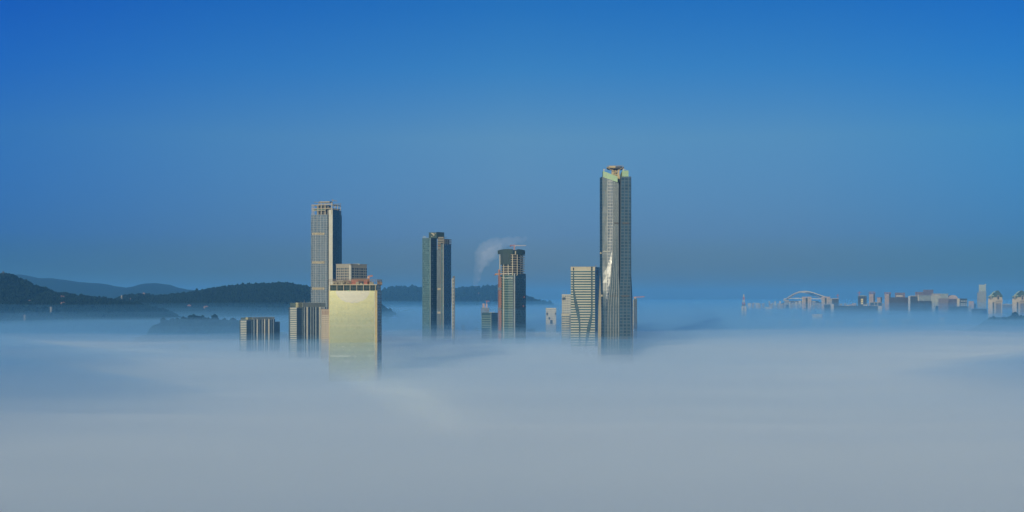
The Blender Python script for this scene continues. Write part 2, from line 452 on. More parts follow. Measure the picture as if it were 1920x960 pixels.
# ================================================================ twin ribbed blocks
RIB_G = fac('rib glass', (.04, .085, .125), (.10, .15, .18), 2.2, 2.67, .5, .6, .25, .3)
BAND = fac('banded wing', (.07, .12, .14), (.68, .66, .54), 300, 2.67, .05, 1.35, .3, .2)
BANDS = fac('shade painted banded wing', (.015, .035, .06), (.10, .13, .14), 300, 2.67, .05, .9, .3, .2)  # darker copy of the bands, with the side's shade painted in
ROOFB = fac('roof cube', (.13, .14, .1), (.60, .55, .30), 2.6, 2.4, .9, .8, .4, .3)
PIL = plain('pale pilaster', (.62, .60, .50), .5)
PIL_D = plain('grey pilaster', (.32, .38, .39), .5)
def ribbed(Y, corner, ytop, ybox, ribs, L, right, label):
    B = Bld(Y, corner, 'office_block', label, 'building', R(-25), 'ribbed office blocks rising from the fog')
    zt, zc = B.z(ytop), B.z(ybox); r = B.root
    MB().box(-11, 0, 0, 12, 0, zt).build('banded_wing', BAND, r)
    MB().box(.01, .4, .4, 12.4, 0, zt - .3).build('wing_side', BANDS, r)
    MB().box(-11.3, .5, -.3, 12.5, zt, zt + .7).build('wing_coping', PIL_D, r)
    MB().box(-3.5, .9, 2.5, 14, zt + .72, zc).build('roof_cube', ROOFB, r)
    MB().box(-22, 1.5, 12.6, 12.6 + L, 0, zt + 1).build('main_block', RIB_G, r)
    MB().box(-21, .9, 14.5, 12 + L, zt + 1.02, zc - .8).build('roof_storey', fac('roof storey', (.03, .07, .075), (.14, .19, .17), 2.2, 3.2, .7, .7, .4, .4), r)
    mb = MB()
    for i in range(22):
        y = 14 + (L - 3) * i / 21
        mb.box(.92, 1.5, y, y + .5, zt + 1.03, zc + rndh.uniform(-.4, .9))
    mb.build('roof_fins', PIL_D, r)
    for t, pr, wd, m in ribs:
        y = 12.6 + L * t
        MB().box(1.52, 1.52 + pr, y, y + wd, 0, zt + 1.2).build('pilaster', m, r)
    if right:
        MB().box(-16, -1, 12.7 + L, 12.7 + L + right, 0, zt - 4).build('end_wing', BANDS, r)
        MB().box(-16.2, -.7, 12.75 + L, 12.9 + L + right, zt - 4, zt - 3.2).build('wing_coping', PIL_D, r)
    for i in range(5):
        y = 20 + i * 9; MB().bar((-6, y, zc - .8), (-6, y, zc + rndh.uniform(1.5, 4)), .25).build('antenna', STEEL, r)
    return B
rndh = random.Random(8)
ribsB = [(.06, .9, 1.5, PIL_D), (.17, 1.6, 2.2, PIL), (.24, .8, 2.0, PIL_D), (.33, 1.0, 1.6, PIL_D), (.43, .9, 2.2, PIL_D), (.54, 1.4, 1.8, PIL_D), (.64, .8, 1.6, PIL_D), (.70, 2.0, 2.4, PIL), (.81, 1.1, 2, PIL_D), (.92, .8, 1.8, PIL_D)]
ribbed(2000, 556.2, 577.5, 567, ribsB, 62, 0, 'taller grey ribbed block with a banded wing, beside the cream dotted block')
ribbed(2170, 462, 600.8, 594.8, [(.07, .9, 1.6, PIL_D), (.2, 1.5, 2.2, PIL), (.3, .8, 2, PIL_D), (.42, .9, 1.6, PIL_D), (.52, 1.5, 1.8, PIL), (.61, .8, 1.6, PIL_D), (.70, 1.9, 2.2, PIL), (.8, 1.1, 2, PIL_D), (.91, .8, 1.8, PIL_D)], 62, 17, 'lower grey ribbed block standing alone at the left, in front of the misty hill')

# ================================================================ tall tower with an open steel crown
B = Bld(2500, 623.6, 'skyscraper', 'tall grey glass tower with pale corner strip and open frame crown, left of centre')
dl, dr = 9.5, 35.0
def fl(px): return (px, dl * (623.6 - px) / 40.9)          # points on the front line
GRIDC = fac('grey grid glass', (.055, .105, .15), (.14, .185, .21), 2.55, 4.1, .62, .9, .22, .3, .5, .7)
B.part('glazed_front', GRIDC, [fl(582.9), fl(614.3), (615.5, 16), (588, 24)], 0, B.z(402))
B.part('recess', DARKV, [(614.35, 4), (616.3, 3.6), (616.5, 16), (615.5, 16)], 0, B.z(402.5))
B.part('corner_pier', fac('pale pier tiles', (.47, .46, .37), (.56, .55, .45), 2.2, 4.1, .4, .8, .4, .08), [fl(616.4), fl(623.6), (626, 6), (619, 14)], 0, B.z(393))
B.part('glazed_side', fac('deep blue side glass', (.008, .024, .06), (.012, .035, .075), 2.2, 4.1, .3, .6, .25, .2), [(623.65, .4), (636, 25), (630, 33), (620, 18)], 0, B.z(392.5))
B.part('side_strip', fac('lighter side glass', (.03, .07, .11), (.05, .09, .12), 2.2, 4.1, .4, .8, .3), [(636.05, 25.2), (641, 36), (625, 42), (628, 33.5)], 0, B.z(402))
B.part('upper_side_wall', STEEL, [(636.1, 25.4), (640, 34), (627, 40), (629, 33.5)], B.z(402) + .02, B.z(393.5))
for i, px in enumerate((585.2, 588.3, 591.4, 594.5, 597.6, 600.7, 603.8, 606.9, 610, 612.4)):
    c = fl(px)
    B.part('mullion', plain('pale fin', (.38, .42, .43), .5) if i % 3 == 2 else plain('grey fin', (.24, .28, .30), .5), [(px - .3, c[1] - .75), (px + .3, c[1] - .85), (px + .3, c[1] + .1), (px - .3, c[1] + .1)], 0, B.z(404 if i % 2 else 440))
for py in (438, 492, 541):
    a, b = fl(585), fl(608.5)
    B.part('mechanical_floor', fac('louvre %d' % py, (.38, .32, .17), (.22, .2, .15), 2.5, 1.5, .6, .25, .6), [(a[0], a[1] - .95), (b[0], b[1] - .95), (b[0], b[1] + .1), (a[0], a[1] + .1)], B.z(py + 2.2), B.z(py - 2.2))
# crown: beams, columns, core
CB = plain('crown concrete', (.45, .39, .27), .8)
a, b, c, d, e = fl(584.6), fl(610), fl(623.5), (639, 32), (592, 26)
for px in (585.2, 588.6, 596, 602.5, 609.5, 621.8):
    q = fl(px); top = 383 if px < 600 else 381.5
    B.part('crown_column', CB, [(px - .7, q[1] - .3), (px + .7, q[1] - .3), (px + .7, q[1] + 1), (px - .7, q[1] + 1)], B.z(402), B.z(top - (1.5 if px > 620 else 0)))
for px, dy in ((628, 9), (633, 18), (638, 28)):
    B.part('crown_column', CB, [(px - .6, dy), (px + .6, dy), (px + .6, dy + 2), (px - .6, dy + 2)], B.z(393), B.z(383))
for py, hh, m in ((384, .9, CB), (391.2, 1.0, CB), (394.6, .8, CB)):
    mb = MB()
    for p, q in ((a, b), (b, c), (c, d), (d, e), (e, a)):
        if py > 394 and p != a: continue
        mb.bar((*B.p(*p), B.z(py)), (*B.p(*q), B.z(py - (1.0 if p == b else 0))), hh * 1.4)
    mb.build('crown_beam', m, B.root)
B.part('crown_net', plain('teal net', (.02, .14, .11), .8), [(589, 8.6), (609, 3.8), (609, 4.4), (589, 9.2)], B.z(393.8), B.z(391.6))
B.part('lift_core', CONC_D, [(594, 14), (617, 10), (620, 22), (597, 26)], B.z(402), B.z(384.2))
B.part('core_slab', CONC, [(598, 12), (618, 9), (623, 20), (600, 24)], B.z(379), B.z(376.8))
mb = MB()
for i in range(16):
    px = 597 + 1.7 * i; mb.bar(B.P(px, 384.2, 14), B.P(px + rnd.uniform(-1, 1), 378.8, 14), .7)
mb.build('core_props', STEEL, B.root)
for p1, p2, wd in (((589.5, 379.2), (598, 379.4), 1.1), ((622, 374.6), (627, 376.6), 1.6), ((625, 376.6), (632.5, 376.8), .9), ((627, 383), (639.5, 382.5), 1.2), ((597, 381), (601, 377.5), .8), ((624, 384), (623, 374.8), .8)):
    mb = MB().bar(B.P(*p1, 12), B.P(*p2, 12), wd); mb.build('davit_arm', plain('dark steel', (.03, .04, .05), .5), B.root)

# ================================================================ blue-green pair of slabs (one tower)
B = Bld(2640, 819, 'skyscraper', 'dark blue green glass tower with a netted box on its roof')
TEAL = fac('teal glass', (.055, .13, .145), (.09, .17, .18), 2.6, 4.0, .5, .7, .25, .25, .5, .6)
NAVY = fac('shade painted teal glass', (.008, .03, .065), (.014, .045, .085), 2.6, 4.0, .5, .5, .2, .3)  # darker copy of the teal, side-face shade put into its colour
NAVYL = fac('navy glass with pale uprights', (.015, .05, .11), (.06, .085, .13), 4.4, 4.0, .9, .2, .25, .25)
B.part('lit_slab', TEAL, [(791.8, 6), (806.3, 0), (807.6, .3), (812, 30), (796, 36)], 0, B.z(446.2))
B.part('edge_pier', plain('pale teal trim', (.2, .3, .3), .4), [(806.0, -.6), (807.4, -.4), (807.6, .2), (806.1, .1)], 0, B.z(446))
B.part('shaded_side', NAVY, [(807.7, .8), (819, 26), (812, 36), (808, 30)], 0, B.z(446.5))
B.part('centre_bay', fac('centre bay', (.035, .07, .09), (.07, .1, .11), 2.2, 4.0, .4, .8, .3), [(819.1, 18), (826.5, 16), (826.5, 30), (819.1, 30)], 0, B.z(467.5))
B.part('teal_bay', fac('teal bay', (.05, .11, .12), (.10, .15, .14), 2.6, 4.0, .5, .5, .3), [(826.55, 14), (832, 12), (833, 30), (826.55, 30)], 0, B.z(457))
B.part('bay_trim', plain('grey trim', (.24, .25, .22), .5), [(830.2, 11.6), (832, 11), (832.2, 12.2), (830.3, 12.6)], 0, B.z(456))
B.part('bay_trim', plain('brown trim', (.17, .15, .13), .5), [(825.6, 14), (826.6, 13.6), (826.6, 15.9), (825.6, 15.9)], 0, B.z(466))
B.part('navy_slab', NAVYL, [(832.3, 12.4), (846, 40), (838, 52), (828, 32)], 0, B.z(457))
for py in (541.8, 586.5):
    B.part('mechanical_floor', CONC, [(820.3, 15), (826.2, 13.5), (826.2, 17), (820.3, 17)], B.z(py + 1.9), B.z(py - 1.9))
for i in range(8):
    py = 466 - i * 3.05; wid = 826.6 if i < 4 else 832
    B.part('open_floor', CONC if i not in (2,) else plain('rust slab', (.4, .22, .12), .8), [(820, 14), (wid, 12 if i < 4 else 11), (wid, 30), (820, 30)], B.z(py + .65), B.z(py - .65))
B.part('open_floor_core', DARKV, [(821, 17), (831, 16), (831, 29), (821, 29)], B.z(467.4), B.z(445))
for i in range(4):
    py = 456.4 - i * 2.9
    B.part('upper_slab', plain('blue grey slab', (.13, .14, .15), .8), [(832, 11), (846.6, 40), (838, 53), (827, 32)], B.z(py + .55), B.z(py - .55))
for t in (0, .25, .5, .75, .98):
    px, dy = lerp(832.4, 845.7, t), lerp(12.5, 39.5, t)
    B.part('column', CONC if t == 0 else plain('shade painted column', (.16, .17, .18), .8), [(px - .4, dy), (px + .6, dy), (px + .6, dy + 1.6), (px - .4, dy + 1.6)], B.z(456.8), B.z(447.6))  # all but the first column get darker concrete with shade painted in
B.part('upper_core', DARKV, [(834, 22), (843, 40), (838, 48), (830, 34)], B.z(457), B.z(448))
B.part('roof_box', plain('green mesh cladding', (.045, .08, .06), .9), [(804, 12), (818.6, 9), (818.9, 34), (806, 34)], B.z(446), B.z(435.2))
B.part('roof_box_side', NET, [(818.7, 9.4), (833, 30), (828, 40), (819, 36)], B.z(446), B.z(434.4))
for i in range(12):
    px, py = rnd.uniform(809, 817), rnd.uniform(436.5, 443); x, y = B.p(px, 8.2 + (818 - px) * .2)
    MB().box(x - .8, x + .8, y + 0, y + 2.5, B.z(py) - .7, B.z(py) + .7).build('formwork', CREAM, B.root)
mb = MB()
for px in (793, 795, 798, 800.5, 803): mb.bar(B.P(px, 446.2, 8), B.P(px + rnd.uniform(-1, 1), rnd.uniform(442, 445), 8), .6)
mb.bar(B.P(793.5, 445.2, 8), B.P(798, 443.6, 8), .7).bar(B.P(838, 443.8, 30), B.P(833, 445.6, 20), .8)
mb.build('roof_rail', plain('pale rail', (.3, .36, .36), .5), B.root)
for i in range(14):
    px = 810 + (i % 3) * .5; py = 470 + i * 9; dy = .8 + (px - 807.7) * 2.23
    B.part('vent', plain('pale vents', (.22, .3, .33), .4), [(px - .25, dy - 1.2), (px + .3, dy), (px + .3, dy + .8), (px - .25, dy - .4)], B.z(py + 2), B.z(py - 1.5))

# slender tower right behind it
B = Bld(2500, 850, 'slender_tower', 'very slender pale tower just right of the dark blue green tower')
B.part('shaft', fac('shaft', (.05, .08, .1), (.26, .27, .25), 5, 6.2, 1.4, 2.4, .5, .5), [(847.2, 0), (852.8, 0), (853, 8), (847.2, 8)], 0, B.z(521))
B.part('corner_post', plain('pale post', (.42, .42, .36), .6), [(847.0, -.5), (848.4, -.5), (848.4, .4), (847, .4)], 0, B.z(523))
B.part('lift_rail', plain('steel rail', (.07, .09, .11), .6), [(851.2, -.5), (852.4, -.5), (852.4, .4), (851.2, .4)], 0, B.z(519.5))
B.part('cap', plain('dark cap', (.05, .07, .08), .6), [(849, 0), (853, 0), (853, 7), (849, 7)], B.z(521) + .02, B.z(517.6))

# ================================================================ round tower under construction
B = Bld(2470, 960, 'unfinished_tower', 'rounded unfinished tower with open floors under a dark green net crown')
PL = [(937, 16), (944, 4), (953, .8), (961.5, 0), (967, 3), (976, 17), (984.5, 34), (975, 48), (945, 48)]
LO = [(941, 6), (953, 1), (962.3, .2), (962.6, 44), (945, 46)]
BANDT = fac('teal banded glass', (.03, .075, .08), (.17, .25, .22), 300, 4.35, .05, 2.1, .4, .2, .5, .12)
DKT = fac('painted shade banded glass', (.01, .032, .05), (.03, .065, .085), 2.6, 4.35, .5, 1.0, .25, .4)  # right face's shade painted in as darker banded glass
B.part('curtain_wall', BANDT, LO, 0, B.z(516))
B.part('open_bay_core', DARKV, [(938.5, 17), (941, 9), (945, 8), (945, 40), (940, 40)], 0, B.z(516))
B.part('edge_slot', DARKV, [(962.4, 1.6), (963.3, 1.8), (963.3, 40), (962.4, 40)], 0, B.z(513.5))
B.part('pale_fin', plain('pale grey fin', (.36, .40, .40), .4), [(963.4, -1), (965.8, -.4), (966, 6), (963.4, 6)], 0, B.z(512.5))
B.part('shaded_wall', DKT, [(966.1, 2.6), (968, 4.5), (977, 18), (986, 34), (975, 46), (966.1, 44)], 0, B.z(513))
z = B.z(516)
slabm = plain('slab edge', (.45, .40, .29), .85)
core = B.part('core_wall', plain('core concrete', (.035, .04, .045), .9), [(941, 16), (948, 8), (960, 6), (966, 8), (974, 20), (980, 34), (972, 42), (946, 42)], z, B.z(475))
sl = None
for i in range(9):
    zz = B.z(513.5 - 4.42 * i)
    if sl is None:
        sl = MB().prism(B.poly(PL), 0, 1.15, 0, True).build('floor_slab', slabm, B.root); sl.location = (0, 0, zz)
    else: dup_part(sl, (0, 0, zz), B.root)
for px, dy in ((937.2, 15), (944.4, 3.2), (952.8, .2), (961, -.6), (969.8, 6)):
    B.part('column', CREAM if px < 965 else slabm, [(px - .75, dy), (px + .75, dy), (px + .75, dy + 1.5), (px - .75, dy + 1.5)], B.z(640 if px < 945 else 516), B.z(477))
for px, dy in ((975.8, 16), (981, 26)):
    B.part('column', plain('shade painted column b', (.12, .13, .13), .9), [(px - .5, dy), (px + .5, dy), (px + .5, dy + 1.5), (px - .5, dy + 1.5)], B.z(514), B.z(477))  # right-hand columns darkened, their shade put into the colour
for i in range(26):
    zz = B.z(520.5 + 4.65 * i)
    if i == 0:
        bs = MB().prism(B.poly([(937.2, 14.5), (944.4, 3.6), (945.2, 4), (945.2, 30), (938, 30)]), 0, 1.2, 0, True).build('bay_slab', slabm, B.root); bs.location = (0, 0, zz)
    else: dup_part(bs, (0, 0, zz), B.root)
rail = plain('white board', (.5, .53, .5), .5)
for i in range(9):
    px = 974 + rnd.uniform(0, 3); py = 478.5 + i * 4.2; dy = (px - 967) * 1.75 + 2
    B.part('edge_board', rail, [(px, dy - .4), (px + 3, dy + 4.8), (px + 3, dy + 5.6), (px, dy + .4)], B.z(py + 2), B.z(py + .6))
NETP = [(933.2, 18), (938, 8), (944, 2.4), (953, -1.2), (961.8, -1.6), (962, 4), (950, 10), (940, 22)]
B.part('net_crown', plain('grey green net', (.045, .075, .065), .95), NETP, B.z(476), [B.z(y) for y in (469, 468, 467.2, 466.8, 467.2, 467.2, 467, 469)])
B.part('net_crown', NET, [(967.6, .5), (972, 5), (978, 14), (984.2, 27), (984.5, 36), (976, 40), (967.6, 16)], B.z(476.3), [B.z(y) for y in (468.2, 467, 467.3, 468.5, 469, 467.5, 467.5)])
B.part('net_crown', plain('shade painted net', (.02, .035, .035), .95), [(962, 3), (967.6, 4.5), (967.6, 30), (962, 30)], B.z(476), B.z(468.6))  # middle net painted darker for the shade between the two crowns
B.part('net_curtain', plain('grey green net b', (.05, .075, .07), .95), [(938.4, 9.5), (944, 2.6), (953, -.4), (957.4, -.7), (957.4, 0), (944, 3.8), (938.6, 10.6)], B.z(496), B.z(476))
B.part('lift_shaft', CREAM, [(965.6, 1), (967.4, 1.4), (967.4, 6), (965.6, 6)], B.z(477), B.z(470.5))
for py in (512.8, 521):
    mb = MB()
    for i in range(12):
        px = lerp(941, 961, i / 11); dy = .2 if px > 950 else (953 - px) * .45
        x, y = B.p(px, dy - .5); mb.box(x, x + rnd.uniform(.5, 1.4), y, y + .4, B.z(py + rnd.uniform(0, 2)), B.z(py - .8))
    mb.build('scaffold_boards', rail, B.root)
root = B
g = thing('tower_crane', 'red tower crane on top of the rounded unfinished tower, white jib to the right', 'crane', (B.X + B.p(964.4, 12)[0], B.Y + 12, B.z(475)))
k = B.s
MB().lattice((0, 0, 0), (0, 0, 15.6 * k), 1.7, .45, 2).build('mast', ORANGE, g)
MB().lattice((-1, 0, 15 * k), (-8 * k, 0, 15.2 * k), 1.2, .45, 2).build('counter_jib', RED, g)
MB().lattice((1, 0, 14.9 * k), (22 * k, 0, 15.1 * k), .9, .32, 2).build('jib', plain('pale jib', (.5, .42, .38), .5), g)
MB().box(-8.6 * k, -6 * k, -1, 1, 13.2 * k, 15 * k).build('counterweight', plain('dark red block', (.16, .05, .04), .7), g)
MB().box(.6, 2.4, -1, 1, 13.4 * k, 15 * k).build('cab', WHITE, g)
MB().bar((0, 0, 15.5 * k), (-.3, 0, 17 * k), .6).bar((0, 0, 17 * k), (-6 * k, 0, 15.4 * k), .2).bar((0, 0, 17 * k), (11 * k, 0, 15.4 * k), .18).build('tower_head', ORANGE, g)
g = thing('climbing_crane', 'orange crane with a short jib on the left edge of the rounded unfinished tower', 'crane', (B.X + B.p(935.4, 12)[0], B.Y + 12, 0))
MB().lattice((0, 0, 0), (0, 0, B.z(505)), 1.7, .55, 3).build('mast', ORANGE, g)
MB().lattice((-7 * k, 0, B.z(514)), (14.5 * k, -7, B.z(512.6)), 1.6, .6, 2.2).build('jib', plain('amber paint', (.6, .28, .05), .6), g)
MB().box(-8.2 * k, -5.5 * k, -1.2, 1.2, B.z(516.2), B.z(513.4)).build('counterweight', plain('brown block', (.2, .07, .05), .7), g)
h = thing('construction_hoist', 'orange hoist mast climbing the left corner of the rounded unfinished tower', 'hoist', (B.X + B.p(935.6, 9)[0], B.Y + 9, 0))
MB().lattice((0, 0, 0), (0, 0, B.z(516.5)), 2.8, .5, 3.2).build('mast', plain('rusty orange', (.40, .17, .07), .7), h)
MB().lattice((3.2, -1.5, 0), (3.2, -1.5, B.z(519)), 1.0, .4, 3.2).build('guide_rail', ORANGE, h)
for py in (541, 579, 622): MB().box(-2, 3.6, -2.6, 2, B.z(py + 3), B.z(py - 2)).build('hoist_cage', plain('grey cage', (.12, .13, .16), .6), h)
for px, py in ((983, 557), (981.5, 574)):
    dy = (px - 967) * 1.75
    root.part('orange_panel', plain('salmon panel', (.55, .24, .2), .6), [(px - 1.4, dy - 3), (px + 1.2, dy + 1.4), (px + 1.2, dy + 2.4), (px - 1.4, dy - 2)], root.z(py + 1.6), root.z(py - 1.6))

# low glass block left of it
B = Bld(2560, 921, 'office_block', 'short teal glass block with floor bands, in front left of the unfinished tower', 'building')
B.part('lit_face', fac('teal bands', (.03, .075, .08), (.15, .24, .22), 300, 4.2, .05, 1.7, .25), [(903, 7), (920.4, 0), (922, 16), (908, 24)], 0, B.z(589))
B.part('top_band', plain('teal panel', (.035, .08, .085), .3), [(903, 7), (920.4, 0), (922, 16), (908, 24)], B.z(589) + .02, B.z(586.2))
B.part('corner_pier', plain('pale teal pier', (.25, .33, .3), .5), [(920.0, -.5), (921.2, -.2), (921.2, .8), (920, .8)], 0, B.z(586.5))
B.part('shaded_face', fac('painted shade bands', (.012, .035, .055), (.03, .07, .09), 300, 4.2, .05, 1.3, .3), [(921.25, .6), (933.6, 25), (922, 33), (921.3, 16)], 0, B.z(586.4))  # shade of this face painted into a darker copy of the bands
for px in (919, 922, 926): MB().bar(B.P(px, 586.4, 8), B.P(px, 585, 8), 1.6).build('roof_vent', WHITE, B.root)

# ================================================================ banded block with the glass ribbons
B = Bld(2150, 1100, 'office_tower', 'white banded tower crossed by slanting glass ribbons, left of the tallest tower')
NB = fac('white floor bands', (.03, .085, .10), (.50, .50, .39), 300, 3.87, .05, 1.75, .2, .25, .55, .6)
B.part('banded_front', NB, [(1070.2, 0), (1115.6, 0), (1115.6, 30), (1070.2, 30)], 0, B.z(506.8))
B.part('top_wall', CREAM, [(1070, -.2), (1107.9, -.2), (1107.9, 30), (1070, 30)], B.z(506.8) + .02, B.z(500.4))
B.part('top_wall', CREAM, [(1111.4, -.2), (1115.8, -.2), (1115.8, 30), (1111.4, 30)], B.z(506.8) + .02, B.z(500.4))
B.part('roof_coping', STEEL, [(1070, .2), (1115.6, .2), (1115.6, 29), (1070, 29)], B.z(500.4) + .02, B.z(499.8))
B.part('glazed_side', fac('navy side', (.008, .03, .07), (.02, .05, .10), 3, 3.87, .5, .9, .22, .3), [(1115.7, .6), (1124.5, 36), (1118, 40), (1115.7, 30)], 0, B.z(500.2))
B.part('dark_plant', plain('brown plant screen', (.09, .05, .05), .7), [(1118.3, 11), (1121.5, 23), (1121.4, 25), (1118.2, 13)], B.z(515.5), B.z(506))
RG = fac('ribbon glass', (.03, .075, .095), (.045, .10, .12), 3, 3.87, .3, .5, .2, .3)
def ribbon(rows):
    mb = MB(); L = [B.P(r[1], r[0], -.45) for r in rows]; Rr = [B.P(r[2], r[0], -.45) for r in rows]
    mb.strip(L, Rr); back = lambda q: (q[0], .2, q[2])
    mb.strip([back(q) for q in L], L); mb.strip(Rr, [back(q) for q in Rr])
    mb.face([L[0], Rr[0], back(Rr[0]), back(L[0])])
    return mb.build('glass_ribbon', RG, B.root)
ribbon([(507.3, 1074.2, 1076.4), (540, 1073.7, 1076.6), (560, 1075.6, 1080.4), (579, 1078.6, 1085.4), (591, 1081.6, 1087.2), (607, 1085.5, 1088.4), (660, 1085.6, 1088.4), (760, 1085.6, 1088.4)])
ribbon([(500.6, 1108.1, 1111.2), (577, 1108.3, 1111.3), (591, 1107, 1111), (611, 1101.4, 1108.3), (630, 1098.4, 1104.4), (646, 1097.2, 1100.4), (700, 1093, 1096)])
B.part('louvre_slot', DARKV, [(1074.2, -.5), (1076.4, -.5), (1076.4, 0), (1074.2, 0)], B.z(506.6), B.z(501.8))
mb = MB().bar(B.P(1117, 500.2, 8), B.P(1116, 497.8, 8), .5).bar(B.P(1116, 497.8, 8), B.P(1119.5, 499.2, 8), .5)
mb.build('cleaning_crane', STEEL, B.root)

# white grid block and banded block to its left
B = Bld(2500, 1061, 'office_block', 'white gridded block standing behind the low banded block', 'building')
GRD = fac('white grid', (.08, .10, .12), (.46, .46, .40), 3.1, 4.2, 1.5, 1.9, .3, .3)
B.part('gridded_wall', GRD, [(1053.3, 0), (1070, 0), (1070.5, 26), (1053.5, 26)], 0, B.z(552.6))
B.part('coping', WHITE, [(1053, -.3), (1070.2, -.3), (1070.7, 26.4), (1053.2, 26.4)], B.z(552.6), B.z(551.8))
B.part('sky_garden', DGLASS, [(1054.6, -.25), (1060.4, -.25), (1060.4, .2), (1054.6, .2)], B.z(562.4), B.z(557.6))
for px in (1055.5, 1058.6, 1062): MB().bar(B.P(px, 551.8, 10), B.P(px, 544, 10), .3).build('antenna', STEEL, B.root)
B = Bld(2430, 1061, 'office_block', 'low banded block with a cream top, left of the white ribbon tower', 'building')
B.part('banded_wall', fac('cream bands', (.05, .085, .10), (.45, .43, .33), 7.4, 3.9, .35, 1.6, .3), [(1052.8, 0), (1067.6, 0), (1067.6, 22), (1052.8, 22)], 0, B.z(591.6))
B.part('top_wall', CREAM, [(1052.6, -.3), (1067.8, -.3), (1067.8, 22.2), (1052.6, 22.2)], B.z(591.6) + .02, B.z(588))
B.part('side_wing', fac('grey side', (.04, .07, .09), (.14, .16, .16), 3, 3.9, .3, 1.0, .4), [(1067.7, 2), (1070.3, 2), (1070.3, 22), (1067.7, 22)], 0, B.z(589.5))

# ================================================================ the tallest tower
B = Bld(1900, 1155, 'skyscraper', 'tallest tower, blue grey glass, flared foot, green parapets and construction crown')
ys = [331, 400, 470, 500, 515, 530, 545, 560, 575, 600, 635, 670, 720, 837]
def interp(tab, y):
    if y <= tab[0][0]: return tab[0][1]
    for (a, va), (b, vb) in zip(tab, tab[1:]):
        if y <= b: return lerp(va, vb, (y - a) / (b - a))
    return tab[-1][1]
T_a = [(515, 1124.6), (545, 1123.3), (575, 1122), (600, 1121.4), (670, 1120.9), (837, 1119)]
T_b = [(512, 1124.7), (530, 1126.2), (560, 1127.0), (600, 1127.3), (670, 1126.8), (837, 1126)]
T_c = [(500, 1129.4), (560, 1130.9), (600, 1131.8), (670, 1132), (837, 1132)]
T_d = [(331, 1149.5), (400, 1149.5), (470, 1148), (500, 1146.2), (530, 1143.6), (553, 1141), (570, 1138.8), (600, 1138), (670, 1138), (837, 1138)]
T_e = [(331, 1160), (515, 1160), (540, 1160.9), (837, 1160.9)]
T_f = [(331, 1164), (515, 1163), (540, 1161), (837, 1161)]
T_g = [(331, 1182.2), (515, 1182.2), (560, 1182.6), (600, 1183), (837, 1183.2)]
T_h = [(331, 1182.9), (515, 1182.9), (545, 1184.6), (570, 1185.6), (600, 1186.2), (670, 1186.6), (837, 1188)]
def line(tab, dtab, top=None):
    rows = [y for y in ys if top is None or y > top]
    if top is not None: rows = [top] + rows
    return [B.P(interp(tab, y), y, interp(dtab, y) if not isinstance(dtab, (int, float)) else dtab) for y in rows]
GA = fac('blue grey glass', (.03, .065, .105), (.065, .105, .135), 2.0, 4.3, .45, .55, .12, .3, .3, .5)
GAD = fac('dark facet glass', (.025, .06, .10), (.05, .095, .13), 1.6, 4.3, .4, .7, .2, .4)
GS = fac('sail glass', (.055, .10, .135), (.10, .145, .17), 2.4, 4.3, .35, .5, .21, .2, .21, .13, rvar=.01)
GR = fac('ribbed glass', (.04, .08, .11), (.085, .13, .155), 1.75, 4.3, .6, .35, .14, .25, .3, .5)
GB = fac('window grid glass', (.04, .08, .12), (.08, .125, .155), 5.1, 4.3, 1.3, 1.3, .12, .25, .3, .5)
D_c = [(331, 2), (495, 2), (580, .7), (837, .7)]; D_d = [(331, .8), (470, .6), (495, .2), (580, -.9), (640, -.9), (837, -.9)]
a = line(T_a, 14, 333.5); b2 = line(T_b, 8, 333.2); c = line(T_c, D_c, 331.2); d = line(T_d, D_d, 339); D_e = [(331, .6), (495, .6), (580, -.5), (837, -.5)]; D_g = [(331, 2.2), (495, 2.2), (580, 1.3), (837, 1.3)]; e = line(T_e, D_e, 343.5); f = line(T_f, D_e, 331); g_ = line(T_g, D_g, 331); h_ = line(T_h, 18, 331.4)
back_l = line([(331, 1133), (837, 1131)], 40, 333); back_r = line([(331, 1178), (837, 1182)], 42, 331)
MB().strip(a, b2).build('blade_fin', CREAM, B.root)
MB().strip(b2, c).build('dark_facet', GAD, B.root)
# the broad left face in three bays
m1 = line([(331, 1139.5), (470, 1139), (500, 1139), (560, 1136), (600, 1134.8), (837, 1134.8)], [(331, 1.4), (495, 1.2), (580, -.2), (837, -.2)], 335)
MB().strip(c, m1).build('left_bay', GS, B.root)
MB().strip(m1, d).build('middle_bay', GA, B.root)
MB().strip(d, e).build('ribbed_bay', GR, B.root)
MB().strip(f, g_).build('right_bay', GB, B.root)
MB().strip(g_, h_).build('shaded_side', GAD, B.root)
MB().strip(h_, back_r).strip(back_r, back_l).strip(back_l, a).build('rear_wall', GA, B.root)
ei = line(T_e, 9, 343.5); fi = line(T_f, 9, 331)
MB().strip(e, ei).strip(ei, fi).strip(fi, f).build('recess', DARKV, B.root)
MB().face([a[0], b2[0], c[0], m1[0], d[0], e[0], ei[0], B.P(1160, 333, 41), back_l[0]]).build('sloping_roof', STEEL, B.root)
MB().face([f[0], g_[0], h_[0], back_r[0], B.P(1160, 331, 41), fi[0]]).build('flat_roof', STEEL, B.root)
edge = plain('white edge trim', (.5, .5, .46), .5)
mb = MB()
for p, q in zip(h_, h_[1:]): mb.bar(p, q, .9)
mb.build('edge_trim', edge, B.root)
